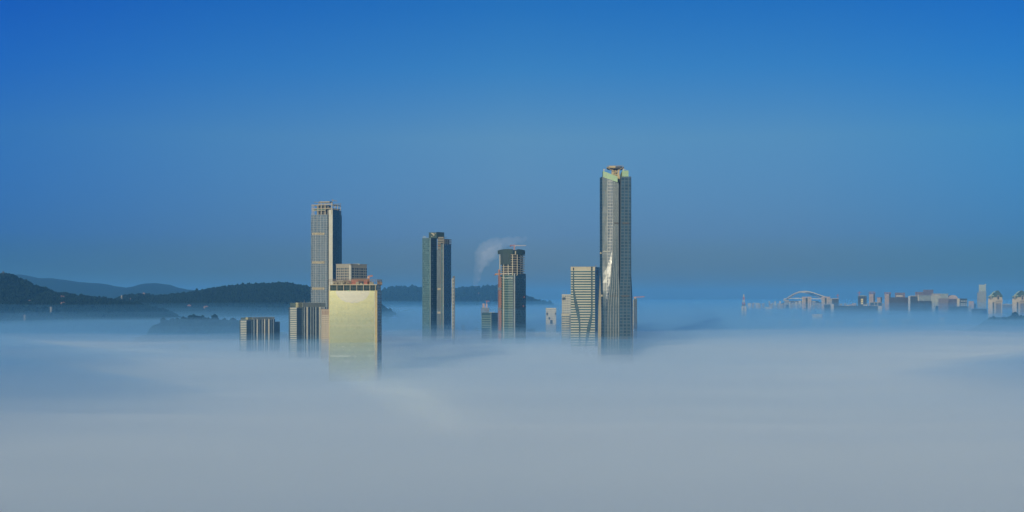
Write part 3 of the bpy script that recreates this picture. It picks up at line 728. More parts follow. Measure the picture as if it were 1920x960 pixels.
for px0, px1 in ((1150.2, 1150.9), (1152.4, 1153), (1154.7, 1155.3), (1157, 1157.6), (1159.2, 1159.9)):
    t0 = (px0 - 1149.5) / 10.5
    L = []; Rr = []
    for y in [340 + t0 * 3.5] + ys[1:]:
        x0 = lerp(interp(T_d, y), interp(T_e, y), t0); x1 = x0 + .65 * (interp(T_e, y) - interp(T_d, y)) / 14
        L.append(B.P(x0, y, -.75 + lerp(interp(D_d, y), interp(D_e, y), t0))); Rr.append(B.P(x1, y, -.75 + lerp(interp(D_d, y), interp(D_e, y), t0)))
    bk = lambda q: (q[0], q[1] + .8, q[2])
    MB().strip(L, Rr).strip([bk(q) for q in L], L).strip(Rr, [bk(q) for q in Rr]).build('mullion', plain('bright mullion', (.24, .27, .26), .4), B.root)
GREEN = fac('mint panels', (.22, .38, .20), (.32, .48, .30), 2.6, 3.0, .3, .3, .5, .12)
MB().prism(B.poly([(1130.6, 1.6), (1158, .2), (1158, .9), (1130.6, 2.3)]), [B.z(331.6), B.z(341.6), B.z(341.6), B.z(331.6)], [B.z(320.2), B.z(331.0), B.z(331.0), B.z(320.2)]).build('green_parapet', GREEN, B.root)
MB().prism(B.poly([(1129.4, 10), (1130.5, 2), (1130.6, 2.6), (1129.6, 11)]), B.z(332.5), B.z(321)).build('green_parapet', plain('shade painted mint', (.10, .2, .16), .6), B.root)  # left return in darker mint, shade painted in
MB().prism(B.poly([(1166.6, 3), (1178.6, 3), (1178.6, 3.8), (1166.6, 3.8)]), B.z(331), B.z(319.2)).build('green_parapet', GREEN, B.root)
MB().prism(B.poly([(1162.5, 18), (1166.5, 3.2), (1166.6, 4), (1162.6, 19)]), B.z(334), [B.z(326), B.z(319.5), B.z(319.5), B.z(326)]).build('green_parapet', plain('pale olive panels', (.27, .36, .2), .6), B.root)
MB().box(B.p(1157)[0], B.p(1163.5)[0], 9, 20, B.z(345), B.z(334)).build('recess_head', DARKV, B.root)
LOUV = fac('dark louvre', (.012, .018, .022), (.10, .09, .07), 2.2, 1.2, .5, .2, .6, .7)
for y, x0, x1 in ((418.3, 1151, 1159.6), (418.3, 1167, 1180), (555.2, 1143, 1159), (555.2, 1165, 1179), (634, 1141, 1159), (634, 1163, 1178), (471.5, 1131, 1145)):
    B.part('louvre_band', LOUV if y != 471.5 else plain('pale belt', (.36, .38, .34), .5), [(x0, -1.0 if y == 555.2 else -1.3 if y > 600 else -.5), (x1, -.9 if y == 555.2 else -1.2 if y > 600 else -.5), (x1, .7), (x0, .7)], B.z(y + 1.2), B.z(y - 1.2))
MB().box(*[B.p(q)[0] for q in (1127.2, 1129.6)], -1.5, 4, B.z(556), B.z(552.5)).build('bracket', CREAM, B.root)
MB().box(*[B.p(q)[0] for q in (1125.5, 1128)], 3, 8, B.z(475.8), B.z(472.8)).build('bracket', CREAM, B.root)
# construction crown: splayed legs and a broad platform
cw = plain('yellow formwork', (.50, .40, .22), .7); ck = plain('dark underside', (.03, .03, .04), .7)
P = B.P
mb = MB()
for p, q, wd in (((1147.5, 335), (1148.5, 315), 2.2), ((1152, 336), (1149, 316), 1.2), ((1158.5, 336), (1160, 318), 2.4), ((1155, 336), (1160.5, 317), 1.0), ((1150, 330), (1157, 320.5), 1.2), ((1150, 322), (1158, 330), 1.0), ((1161.5, 336), (1160, 322), 1.4), ((1153.5, 334), (1153.5, 319), 1.2)):
    mb.bar(P(*p, 14), P(*q, 14), wd)
mb.build('crown_leg', cw, B.root)
MB().box(P(1150.5, 0, 0)[0], P(1159, 0)[0], 16, 26, B.z(338), B.z(314)).build('crown_core', CONC_D, B.root)
MB().prism(B.poly([(1142, 8), (1165, 8), (1168.5, 15), (1165, 28), (1143, 28), (1138, 16)]), B.z(315.6), B.z(313.9)).build('crown_platform', ck, B.root)
MB().prism(B.poly([(1137, 14), (1142, 6), (1154, 5.5), (1154, 28), (1143, 29)]), B.z(313.8), [B.z(y) for y in (312.2, 310.6, 310.4, 310.4, 311)]).build('crown_platform', cw, B.root)
MB().prism(B.poly([(1154.1, 6), (1164, 6), (1170, 13), (1165, 29), (1154.1, 28)]), B.z(313.8), [B.z(y) for y in (311, 310.8, 312.2, 311, 311)]).build('crown_platform', plain('blue black deck', (.035, .045, .06), .6), B.root)
mb = MB()
for i in range(11):
    px = 1139 + i * 2.9; mb.bar(P(px, 312, 10), P(px, 309.9 + .5 * (i % 2), 10), .35)
mb.bar(P(1140, 310.6, 10), P(1168.5, 310.6, 10), .35)
for p, q in (((1137.4, 313.4), (1147.5, 319.5)), ((1170, 312.4), (1161, 318.5)), ((1142, 315), (1150, 312)), ((1150, 315.5), (1160, 311.5))): mb.bar(P(*p, 8), P(*q, 8), .9)
mb.build('crown_brace', plain('scaffold', (.32, .27, .2), .7), B.root)
for px, py in ((1132.3, 317), (1168.6, 316.2)):
    MB().bar(P(px, 320.4, 4), P(px, py, 4), 1.5).bar(P(px, py + 1.2, 4), P(px + 5, py + 1.6, 4), .5).build('davit', WHITE, B.root)

# dark slab right of it, with a crane
B = Bld(2850, 1191, 'office_block', 'narrow dark blue slab just right of the foot of the tallest tower', 'building')
B.part('glazed_wall', fac('slate glass', (.02, .05, .08), (.035, .07, .10), 2.6, 4, .4, .8, .3), [(1187.5, 0), (1194.6, 0), (1194.4, 22), (1187.5, 22)], 0, B.z(561.5))
B.part('top_storey', plain('teal top', (.04, .10, .11), .5), [(1189.5, .5), (1194.6, .5), (1194.4, 20), (1189.5, 20)], B.z(561.5) + .02, B.z(559.6))
B.part('edge_pier', WHITE, [(1186.9, -.5), (1187.9, -.5), (1187.9, .5), (1186.9, .5)], 0, B.z(560.5))
g = thing('tower_crane', 'orange crane with a long jib over the narrow dark blue slab', 'crane', (B.X + B.p(1190.5, 10)[0], B.Y + 10, B.z(561.5)))
k = B.s
MB().lattice((0, 0, 0), (0, 0, 4.6 * k), 1.6, .5, 1.6).build('mast', ORANGE, g)
MB().lattice((0, 0, 4.2 * k), (18 * k, 0, 5.2 * k), 1.1, .45, 2.4).build('jib', ORANGE, g)
MB().lattice((0, 0, 4.2 * k), (-3 * k, 0, 4 * k), 1.1, .45, 2).build('counter_jib', ORANGE, g)
MB().box(-1.6, 1.6, -1, 1, 2 * k, 4 * k).build('cab', WHITE, g)
# ================================================================ middle distance
GRIDW = fac('white frame grid', (.12, .15, .17), (.5, .5, .45), 3.0, 4.0, 1.3, 1.7, .4, .3)
B = Bld(3200, 1033, 'apartment_block', 'white gridded block standing alone between the unfinished tower and the banded block', 'building')
B.part('gridded_wall', GRIDW, [(1023.4, 0), (1042.8, 0), (1043, 18), (1023.6, 18)], 0, B.z(579.5))
B.part('top_frame', WHITE, [(1023.2, -.4), (1043, -.4), (1043.2, 18.4), (1023.4, 18.4)], B.z(579.5), B.z(577.4))
for a, b, y0, y1 in ((1024.6, 1027.6, 586, 591.5), (1028.5, 1031.5, 594.5, 599), (1031.5, 1036, 600, 608), (1040.4, 1042.8, 586, 590)):
    B.part('sky_garden', DGLASS, [(a, -.3), (b, -.3), (b, .3), (a, .3)], B.z(y1), B.z(y0))
B.part('podium', WHITE, [(1022.6, -4), (1050, -4), (1050, 20), (1022.6, 20)], 0, B.z(625.6))
def low(Y, x0, x1, yt, D, label, m=None, roof=WHITE, name='low_building', ph=4.2):
    B = Bld(Y, (x0 + x1) / 2, name, label, 'building')
    B.part('wall', m or fac(label[:20], (.10, .13, .15), (.34, .34, .32), 4.5, ph, 1.4, 1.6, .5, .3), [(x0, 0), (x1, 0), (x1, D), (x0, D)], 0, B.z(yt) - 1)
    B.part('roof', roof, [(x0 - .15, -.5), (x1 + .15, -.5), (x1 + .15, D + .5), (x0 - .15, D + .5)], B.z(yt) - 1, B.z(yt))
    return B
low(3250, 1002, 1014, 624.5, 25, 'low white block in the mist right of the unfinished tower')
low(3300, 1012, 1022, 622.6, 25, 'low white block touching the left of the lone gridded block')
low(3500, 987, 1003.5, 617, 60, 'wide low hall with a pale roof right of the unfinished tower', roof=plain('pale roof', (.55, .52, .45), .6))
low(3600, 851.5, 858.6, 617.6, 30, 'pale striped block in the mist beside the very slender tower')
low(3900, 865.8, 871, 609.6, 30, 'small cream roofed block in the mist between slender tower and teal block', roof=CREAM)
low(4000, 889.5, 897, 614.6, 40, 'small low roof in the mist left of the short teal block')
B = Bld(4200, 909.5, 'unfinished_building', 'faint misty block with two pink topped cores behind the short teal block', 'building')
B.part('wall', fac('faint block', (.05, .08, .10), (.14, .16, .18), 4, 4.2, .8, 1.2, .5), [(902, 0), (917.5, 0), (917.5, 30), (902, 30)], 0, B.z(577))
for a, b, y in ((904.6, 908.8, 569.2), (910.8, 914, 569.8)):
    B.part('lift_core', plain('pink concrete', (.5, .36, .32), .8), [(a, 4), (b, 4), (b, 16), (a, 16)], B.z(577) + .02, B.z(y))
g = thing('tower_crane', 'faint crane above the misty block behind the short teal block', 'crane', (B.X + B.p(912.6, 20)[0], B.Y + 20, B.z(570)))
k = B.s
MB().lattice((0, 0, -4), (0, 0, 6 * k), 1.6, .5, 3).build('mast', RED, g)
MB().lattice((-2 * k, 0, 5.4 * k), (5 * k, 0, 5.4 * k), 1.4, .5, 3).build('jib', RED, g)

# ================================================================ far city on the right
def block(Y, x0, x1, yt, D, label, m, name='city_building', side=0, top=None, cat='building'):
    "far block; side > 0 turns a strip of its right flank to us"
    B = Bld(Y, (x0 + x1) / 2, name, label, cat)
    B.part('wall', m, [(x0, 0), (x1 - side, 0), (x1, D if side else .01), (x1, D), (x0, D)] if side else [(x0, 0), (x1, 0), (x1, D), (x0, D)], 0, B.z(yt))
    if top: B.part('parapet', top, [(x0 - .2, -1), (x1 - side + .2, -1), (x1 + .2, D), (x0 - .2, D)], B.z(yt) + .02, B.z(yt) + 2.2)
    return B
def f2(name, g, f, pw=5, ph=4.5, lw=1.5, lh=1.6, var=.4): return fac(name, g, f, pw, ph, lw, lh, .35, var)
DK = f2('dark far glass', (.010, .025, .04), (.035, .06, .08), 11, 5, 3, .6)
DK2 = f2('slate far glass', (.02, .03, .045), (.04, .055, .07), 8, 5, 2, 1)
PINK = plain('pink concrete far', (.5, .38, .33), .8)
PINKW = f2('pink flats', (.26, .20, .19), (.46, .36, .31), 6, 4.2, 2.4, 1.5)
GREYW = f2('grey flats', (.12, .13, .14), (.32, .31, .3), 5, 4.2, 2, 1.6)
PALE = plain('pale far stone', (.48, .46, .40), .7)
# pale pair of slabs with the radio mast behind
B = Bld(5500, 1395, 'twin_slab_tower', 'pale pair of joined slabs standing alone in the mist, left of the white arch', 'building')
B.part('slab', PALE, [(1390.4, 0), (1394, 0), (1394, 40), (1390.4, 40)], 0, B.z(573.5))
B.part('slab', PALE, [(1395.8, 0), (1399.6, 0), (1399.6, 40), (1395.8, 40)], 0, B.z(574.6))
B.part('link_core', DK2, [(1394.05, 8), (1395.75, 8), (1395.75, 36), (1394.05, 36)], 0, B.z(577))
B.part('plant_storey', DK2, [(1391.4, 4), (1398, 4), (1398, 36), (1391.4, 36)], B.z(573.4), B.z(570.8))
g = thing('radio_mast', 'red and white lattice mast rising behind the pale pair of slabs', 'mast', ((1394.4 - 960) * 5700 / F, 5700, 0))
k = 5700 / F; zb = H + (HY - 572) * k
MB().lattice((0, 0, 0), (0, 0, zb), 9, 1.2, 12).build('lower_section', PALE, g)
for i in range(4):
    MB().lattice((0, 0, zb + i * 5 * k), (0, 0, zb + (i + 1) * 5 * k), 8 - 1.7 * i, 1.3, 6).build('mast_section', RED if i % 2 == 0 else WHITE, g)
# stadium with two arches
Y = 8000; k = Y / F
g = thing('stadium', 'white double arched stadium roof on the misty right skyline', 'stadium', ((1514 - 960) * k, Y, 0))
def sp_(px, py, dy=0): return ((px - 1514) * (Y + dy) / F, dy, H + (HY - py) * (Y + dy) / F)
def arch(x0, y0, xp, yp, x1, y1, dy, wd, m=WHITE, name='arch'):
    pts = []
    for i in range(33):
        t = i / 32
        px = lerp(x0, x1, t); tp = (xp - x0) / (x1 - x0)
        s = (t / tp if t < tp else (1 - t) / (1 - tp))
        base = lerp(y0, y1, t)
        lift = (base - yp) * sin(s * pi / 2) ** 1.25
        pts.append(sp_(px, base - lift, dy + 60 * sin(t * pi)))
    MB().path(pts, wd, 0, 6).build(name, m, g)
SW = plain('stadium white', (.62, .60, .56), .6)
arch(1469, 563, 1512, 546.2, 1554, 558, 0, 6.5, SW)
arch(1484, 561, 1513, 548.2, 1547, 558.5, 90, 5, SW)
arch(1478, 562, 1512.5, 547.2, 1551, 558, 45, 3.2, SW)
MB().bar(sp_(1490, 559.6, 20), sp_(1548, 560.4, 20), 4).build('roof_edge_beam', SW, g)
MB().bar(sp_(1472, 560.2, 40), sp_(1500, 558.8, 40), 3).build('roof_edge_beam', SW, g)
mb = MB()
for i in range(44):
    a = 2 * pi * i / 44; b = 2 * pi * (i + 1) / 44
    q = lambda t, r, z: (r * 120 * cos(t), 140 + r * 90 * sin(t), z)
    mb.face([q(a, 1, 0), q(b, 1, 0), q(b, 1.06, H - 30), q(a, 1.06, H - 30)])
    mb.face([q(a, 1.06, H - 30), q(b, 1.06, H - 30), q(b, .7, H - 12), q(a, .7, H - 12)])
mb.build('stand', GREYW, g)
for i, (px, py, wd, hh) in enumerate(((1405, 568.5, 6, 1), (1413.5, 567.4, 2, 3.5), (1420, 568.3, 7, 1), (1442.6, 565, 2.4, 8), (1453.5, 565, 2.6, 8.5), (1449, 567.5, 3, 3), (1462.5, 564.4, 3, 5), (1475, 562.6, 8, 4), (1480, 566, 4, 4), (1488, 568, 4, 4), (1499.5, 564, 5, 4), (1526, 564.4, 6, 5), (1441, 576, 12, 2.4), (1439.5, 591.5, 10, 9), (1489, 587.5, 14, 2), (1476, 570, 4, 4), (1493, 566, 4, 4))):
    Yb = 6600 if py > 570 else 7800
    B = Bld(Yb, px, 'low_building', ['tiny long pale roof left of the two thin posts, far in the mist', 'thin pale stub rising from the tiny long roof in the mist', 'tiny long pale roof right of its thin stub', 'left of the two thin pale towers before the stadium', 'right of the two thin pale towers before the stadium', 'tiny stub between the two thin pale towers', 'tiny pale block at the left foot of the long arch', 'pale broad block under the left end of the arch', 'small grey block below the broad one under the arch', 'small grey block lowest left of the twin flats under the arch', 'small pale block touching the left of the twin flats under the arch', 'small pale block between the two twin flats towers', 'low long hall in the mist far below the left arch end', 'pale square block low in the mist below the long hall', 'faint long roof low in the mist left of the twin flats', 'tiny block under the arch nearest its left foot', 'tiny block under the middle of the arch'][i], 'building')
    B.part('wall', PALE if i % 2 == 0 else GREYW, [(px - wd / 2, 0), (px + wd / 2, 0), (px + wd / 2, 30), (px - wd / 2, 30)], 0, B.z(py) - 3)
    B.part('roof', PALE, [(px - wd / 2 - .2, -1), (px + wd / 2 + .2, -1), (px + wd / 2 + .2, 31), (px - wd / 2 - .2, 31)], B.z(py) - 3, B.z(py))
# dim little blocks all alike in the haze round the stadium
B = Bld(7000, 1424, 'low_building', 'dim small grey block with a pale roof, lost in the far haze beside the stadium', 'building', 0, 'dim small blocks in the far haze')
B.part('wall', GREYW, [(1421.5, 0), (1426.5, 0), (1426.5, 30), (1421.5, 30)], 0, B.z(570.6))
B.part('roof', PALE, [(1421.2, -1), (1426.8, -1), (1426.8, 31), (1421.2, 31)], B.z(570.6), B.z(569.6))
for px, Yd in ((1412, 7300), (1431, 7500), (1447, 7100), (1459, 7400), (1466, 6900), (1472, 7500), (1484, 7200), (1497, 7600), (1526, 7000), (1533, 7500), (1537, 7200), (1577, 7100), (1585, 7500), (1603, 7300), (1626, 7600), (1655, 7300), (1708, 7500), (1820, 7400), (1828, 7200), (1888, 7300)):
    copy_thing(B.root, ((px - 960) * Yd / F, Yd, 0), B.root['label'])
# pair of twin-cored flats
def twin_flats(x0, x1, yt, label):
    B = Bld(6200, (x0 + x1) / 2, 'flats_tower', label, 'building')
    w_ = (x1 - x0)
    FL = f2('flats', (.11, .11, .13), (.44, .37, .36), 6.5, 5.2, 3, 2.6)
    B.part('wing', FL, [(x0, 0), (x0 + w_ * .36, 0), (x0 + w_ * .36, 40), (x0, 40)], 0, B.z(yt + 1))
    B.part('wing', FL, [(x0 + w_ * .64, 0), (x1, 0), (x1, 40), (x0 + w_ * .64, 40)], 0, B.z(yt + 1))
    B.part('link', DK2, [(x0 + w_ * .37, 12), (x0 + w_ * .63, 12), (x0 + w_ * .63, 38), (x0 + w_ * .37, 38)], 0, B.z(yt + 2))
    B.part('roof_frame', PINK, [(x0 - .4, -1), (x1 + .4, -1), (x1 + .4, 41), (x0 - .4, 41)], B.z(yt + .9), B.z(yt - .6))
    for t in (.1, .36, .64, .9):
        px = x0 + w_ * t; B.part('pier', PALE, [(px - .5, -2), (px + .5, -2), (px + .5, 0), (px - .5, 0)], 0, B.z(yt + 1.1))
twin_flats(1503.6, 1521.4, 557, 'pink grey pair of joined flats in front of the stadium arch, left one')
twin_flats(1540.2, 1556.4, 557, 'pink grey pair of joined flats at the right foot of the stadium arch')
# the row of dark blocks, from left to right
B = block(6500, 1553, 1560, 559.4, 40, 'pale grey stub rising behind the pink flats right of the arch', f2('grey stub', (.25, .26, .25), (.4, .39, .36)))
B = block(6600, 1560.2, 1572.5, 560.4, 50, 'blue grey block with a pale roof right of the pink flats', DK2, top=PALE)
MB().bar(B.P(1571, 559.6, 10), B.P(1571, 551, 10), 2).bar(B.P(1568, 554.6, 10), B.P(1573, 553.6, 10), 1.6).build('roof_crane', RED, B.root)
B = block(5900, 1545.4, 1557.4, 570.6, 50, 'dark blue block with a pale roof line below the pink flats', DK, top=PALE)
B = block(5900, 1557.5, 1563.4, 570.2, 50, 'pale end wall tower beside the dark blue block below the pink flats', PALE)
B = block(5900, 1563.6, 1607, 573.2, 60, 'long dark slab between the pale end wall and the glinting block', DK)
B = block(5850, 1607.2, 1646, 573.4, 60, 'long dark slab below the glinting block', DK)
B = block(5850, 1646.2, 1653.6, 573.6, 50, 'pale end slab at the right end of the long dark slabs', PALE)
for a, b, y, l in ((1586, 1592, 571.6, 'small pale rooftop box on the long dark slab, left'), (1618.5, 1626, 571.2, 'pale curved rooftop on the slab below the glinting block'), (1634, 1645, 572.6, 'pale long rooftop on the slab left of the pale end slab')):
    block(5910, a, b, y, 30, l, PALE)
B = block(6300, 1608.6, 1625, 555.4, 40, 'dark block with a bright column of glinting windows', DK, top=plain('pale teal roof', (.2, .3, .3), .5))
B.part('roof_pavilion', plain('teal pavilion', (.22, .33, .32), .5), [(1613, 2), (1621, 2), (1621, 30), (1613, 30)], B.z(555), B.z(553.8))
GLINT = plain('painted sun glint', (.85, .72, .32), .3)  # sun glints painted as bright yellow panels
for py in (561.6, 565.3, 569):
    B.part('window', GLINT, [(1614.2, -1.5), (1618.2, -1.5), (1618.2, 0), (1614.2, 0)], B.z(py + 1.5), B.z(py - 1.5))
MB().bar(B.P(1611, 555, 10), B.P(1611, 546.5, 10), 2.2).bar(B.P(1607, 549.5, 10), B.P(1615, 548.5, 10), 1.4).build('roof_crane', RED, B.root)
for i, (px, y, wd) in enumerate(((1595, 570.6, 5), (1601, 568.6, 7))):
    block(6700, px - wd / 2, px + wd / 2, y, 30, ['small pink roofed block left of the glinting block, lower', 'small pink roofed block left of the glinting block, upper'][i], PINKW)
def pink(x0, x1, yt, crown, label):
    B = block(6600, x0, x1, yt, 40, label, PINKW, 'flats_tower', top=PINK)
    B.part('dark_wing', DK2, [(x1 + .1, 4), (x1 + 3, 4), (x1 + 3, 40), (x1 + .1, 40)], 0, B.z(yt - 2))  # wing in dark slate glass beside the pink front
    mb = MB()
    for i in range(5):
        px = lerp(x0, x1 + 3, i / 4); mb.bar(B.P(px, yt - .4, 8), B.P(px, crown, 8), 2)
    mb.bar(B.P(x0, crown, 8), B.P(x1 + 3, crown, 8), 2.4).bar(B.P(x0, (yt + crown) / 2, 8), B.P(x1 + 3, (yt + crown) / 2, 8), 2)
    mb.build('scaffold_crown', plain('rust scaffold', (.3, .16, .16), .8), B.root)
pink(1629.5, 1637.6, 552.4, 547.4, 'pink flats tower with rust scaffold crown just right of the glinting block')
pink(1644.6, 1650.8, 559.4, 558, 'shortest pink flats tower, above the three framed glass boxes')
pink(1658.6, 1667, 552.6, 548.6, 'pink flats tower touching the wide slate slab')
for i, (a, b) in enumerate(((1632, 1638.2), (1639.6, 1645.4), (1646.6, 1652.8))):
    B = block(6100, a, b, 567.2, 30, ['left of three framed glass boxes on the dark slab', 'middle white framed one of three glass boxes on the dark slab', 'right of three framed glass boxes on the dark slab'][i], DK, 'glass_pavilion', top=PALE)
    for px in (a, b): B.part('frame_post', PALE if i == 1 else DK2, [(px - .4, -2), (px + .4, -2), (px + .4, 0), (px - .4, 0)], 0, B.z(567.4))
B = block(6000, 1668.4, 1702.6, 557.6, 70, 'wide slate slab with a lit rooftop pavilion', f2('slate slab', (.03, .035, .05), (.045, .055, .07), 9, 5, 3, 1))
pav = B.part('roof_pavilion', PALE, [(1680.4, 10), (1692.4, 10), (1692.4, 40), (1680.4, 40)], B.z(556.4), B.z(553.4))
B.part('pavilion_roof', DK2, [(1679.8, 9), (1693.2, 9), (1693.2, 41), (1679.8, 41)], B.z(553.4) + .02, B.z(552.4), None, pav)
block(6500, 1678, 1697, 548.8, 40, 'rust brown unfinished block behind the wide slate slab', f2('rust frame', (.1, .08, .1), (.24, .17, .18), 9, 5, 2.4, 1.4))
block(5950, 1702.8, 1706.6, 555, 40, 'thin white tower between the slate slab and the glassy block', plain('cool white', (.45, .47, .47), .6))
B = block(6000, 1706.8, 1722.4, 555.4, 60, 'blue block with a pale roof line right of the thin white tower', DK, top=PALE)
B = block(6000, 1722.6, 1747, 564.4, 60, 'dark blue block under white glassy upper floors', DK)
B.part('upper_floors', f2('glassy floors', (.06, .11, .15), (.36, .40, .38), 5, 5.5, 1.2, 2.2), [(1723, 3), (1745.4, 3), (1745.4, 55), (1723, 55)], B.z(564.3), B.z(553.4))
B.part('corner_pier', PALE, [(1720.6, -1), (1723, -1), (1723, 4), (1720.6, 4)], B.z(564), B.z(552.6))
B = block(6600, 1731, 1750, 543.2, 50, 'tall rust brown block topping the middle of the far right skyline', f2('mauve frame', (.09, .08, .12), (.15, .12, .16), 8, 5, 2.4, 1.2))
block(6550, 1716, 1732, 547.4, 40, 'lower rust brown block left of the tall rust one', f2('mauve frame low', (.1, .09, .12), (.22, .16, .18), 8, 5, 2.4, 1.2))
for i, (a, b, y) in enumerate(((1745.8, 1752, 556), (1752.4, 1759, 554.6), (1759.4, 1764, 556.4))):
    block(6200, a, b, y, 40, ['left of three bright jumbled blocks on the skyline', 'middle tallest of three bright jumbled blocks on the skyline', 'right of three bright jumbled blocks on the skyline'][i], f2('bright jumble %d' % i, (.10, .16, .17), (.5, .5, .42), 7, 5, 2.4, 2.4), top=PALE)
block(6500, 1747, 1764, 550.4, 30, 'long thin roof with bright dots behind the jumbled blocks', f2('dotted roof', (.2, .22, .2), (.4, .36, .33), 9, 4, 4, 1))
block(6400, 1764, 1778, 551.4, 40, 'pale teal roofed block right of the jumbled blocks', f2('teal top', (.14, .2, .22), (.36, .38, .34)), top=plain('teal roof', (.25, .36, .35), .5))
B = block(6600, 1777, 1796, 557.5, 40, 'pink block with a low domed roof on the right skyline', PINKW)
mb = MB()
for i in range(8):
    a0, a1 = pi * i / 8, pi * (i + 1) / 8
    p0, p1 = B.P(1787 - 8 * cos(a0), 557.4 - 4.2 * sin(a0), 4), B.P(1787 - 8 * cos(a1), 557.4 - 4.2 * sin(a1), 4)
    mb.face([p1, p0, (p0[0], 36, p0[2]), (p1[0], 36, p1[2])])
    mb.face([p0, p1, B.P(1787, 557.4, 4)])
mb.build('domed_roof', plain('pinkish dome', (.45, .36, .32), .7), B.root)
block(5950, 1759.4, 1779, 559.4, 50, 'pinkish grey slab left of the block with the cream pier', f2('pink grey slab', (.12, .12, .15), (.2, .18, .2), 6, 5, 2.4, 1.6))
B = block(5900, 1779.2, 1815.4, 574.6, 50, 'dark block under the cream pier and white window grid', DK)
B.part('left_storeys', f2('violet storeys', (.05, .06, .1), (.12, .11, .14), 12, 7, 1, 1.5), [(1779.4, 2), (1794, 2), (1794, 45), (1779.4, 45)], B.z(574.5), B.z(560.6))
B.part('cream_pier', CREAM, [(1794.6, -1), (1799.4, -1), (1799.4, 40), (1794.6, 40)], B.z(574.5), B.z(559.8))
B.part('right_storeys', DK, [(1799.5, 1), (1813.4, 1), (1813.4, 45), (1799.5, 45)], B.z(574.5), B.z(559.8))
wsm = plain('bright panes', (.6, .66, .64), .3); w0 = None
for j, py in enumerate((564.6, 569.6, 572.6)):
    for i in range(4):
        loc = (B.p(1802.4 + 3.1 * i)[0], .9, B.z(py)); 
        if w0 is None:
            w0 = MB().box(-1.7, 1.7, -.6, 0, -2.4, 2.4).build('window', wsm, B.root); w0.location = loc
        else: dup_part(w0, loc, B.root)
block(6100, 1815.8, 1822, 572.6, 40, 'low pale mauve block right of the white window grid', GREYW)
block(6700, 1816, 1826, 564.8, 40, 'faint low pink block left of the pale slab tower', PINKW)
B = block(7000, 1834.8, 1849.2, 546, 50, 'tall pale slab tower with a bright upper half, left of the green roofed towers', f2('pale slab low', (.16, .2, .21), (.32, .34, .33)), name='slab_tower', cat='tower')
B.part('upper_slab', plain('pale teal panels', (.36, .42, .38), .5), [(1835.4, .5), (1848.6, .5), (1848.6, 48), (1835.4, 48)], B.z(546) + .02, B.z(533.6))
B.part('lower_wing', f2('pale slab wing', (.14, .18, .2), (.28, .3, .3)), [(1832.2, 4), (1834.7, 4), (1834.7, 46), (1832.2, 46)], 0, B.z(548.6))
B.part('roof_sign_panel', WHITE, [(1846.6, -1), (1848.8, -1), (1848.8, 2), (1846.6, 2)], B.z(534.4), B.z(532.6))
block(5500, 1822.2, 1850.4, 578.8, 50, 'low dark block at the foot of the pale slab tower', DK)
block(6900, 1880.5, 1898, 571, 40, 'faint wide block between the two green roofed towers', f2('faint wide', (.08, .1, .13), (.17, .18, .2)), top=PALE)
for i, (a, b, y) in enumerate(((1460, 1466, 603), (1484, 1500, 600), (1523, 1542, 590), (1546, 1556, 601.4), (1560, 1581, 603), (1610, 1631, 601.5), (1632, 1638, 599.4), (1650, 1668, 600), (1690, 1712, 599), (1704, 1716, 602), (1762, 1771, 596.5))):
    B = Bld(4600, (a + b) / 2, 'low_building', 'low pale block in the fog edge, %s' % ['leftmost, below the arch', 'below the left twin flats', 'widest, between the two twin flats', 'below the dark blue block', 'below the pale end wall', 'long, under the glinting block', 'taller square one under the framed glass boxes', 'under the shortest pink tower', 'long, under the slate slab', 'right end of the long row', 'alone under the domed roof'][i], 'building')
    B.part('wall', f2('low pale %d' % i, (.25, .27, .27), (.5, .49, .45), 8, 4.4, 4, 2), [(a, 0), (b, 0), (b, 30), (a, 30)], 0, B.z(y))
    B.part('roof', PALE, [(a - .2, -1), (b + .2, -1), (b + .2, 31), (a - .2, 31)], B.z(y), B.z(y) + 1.5)
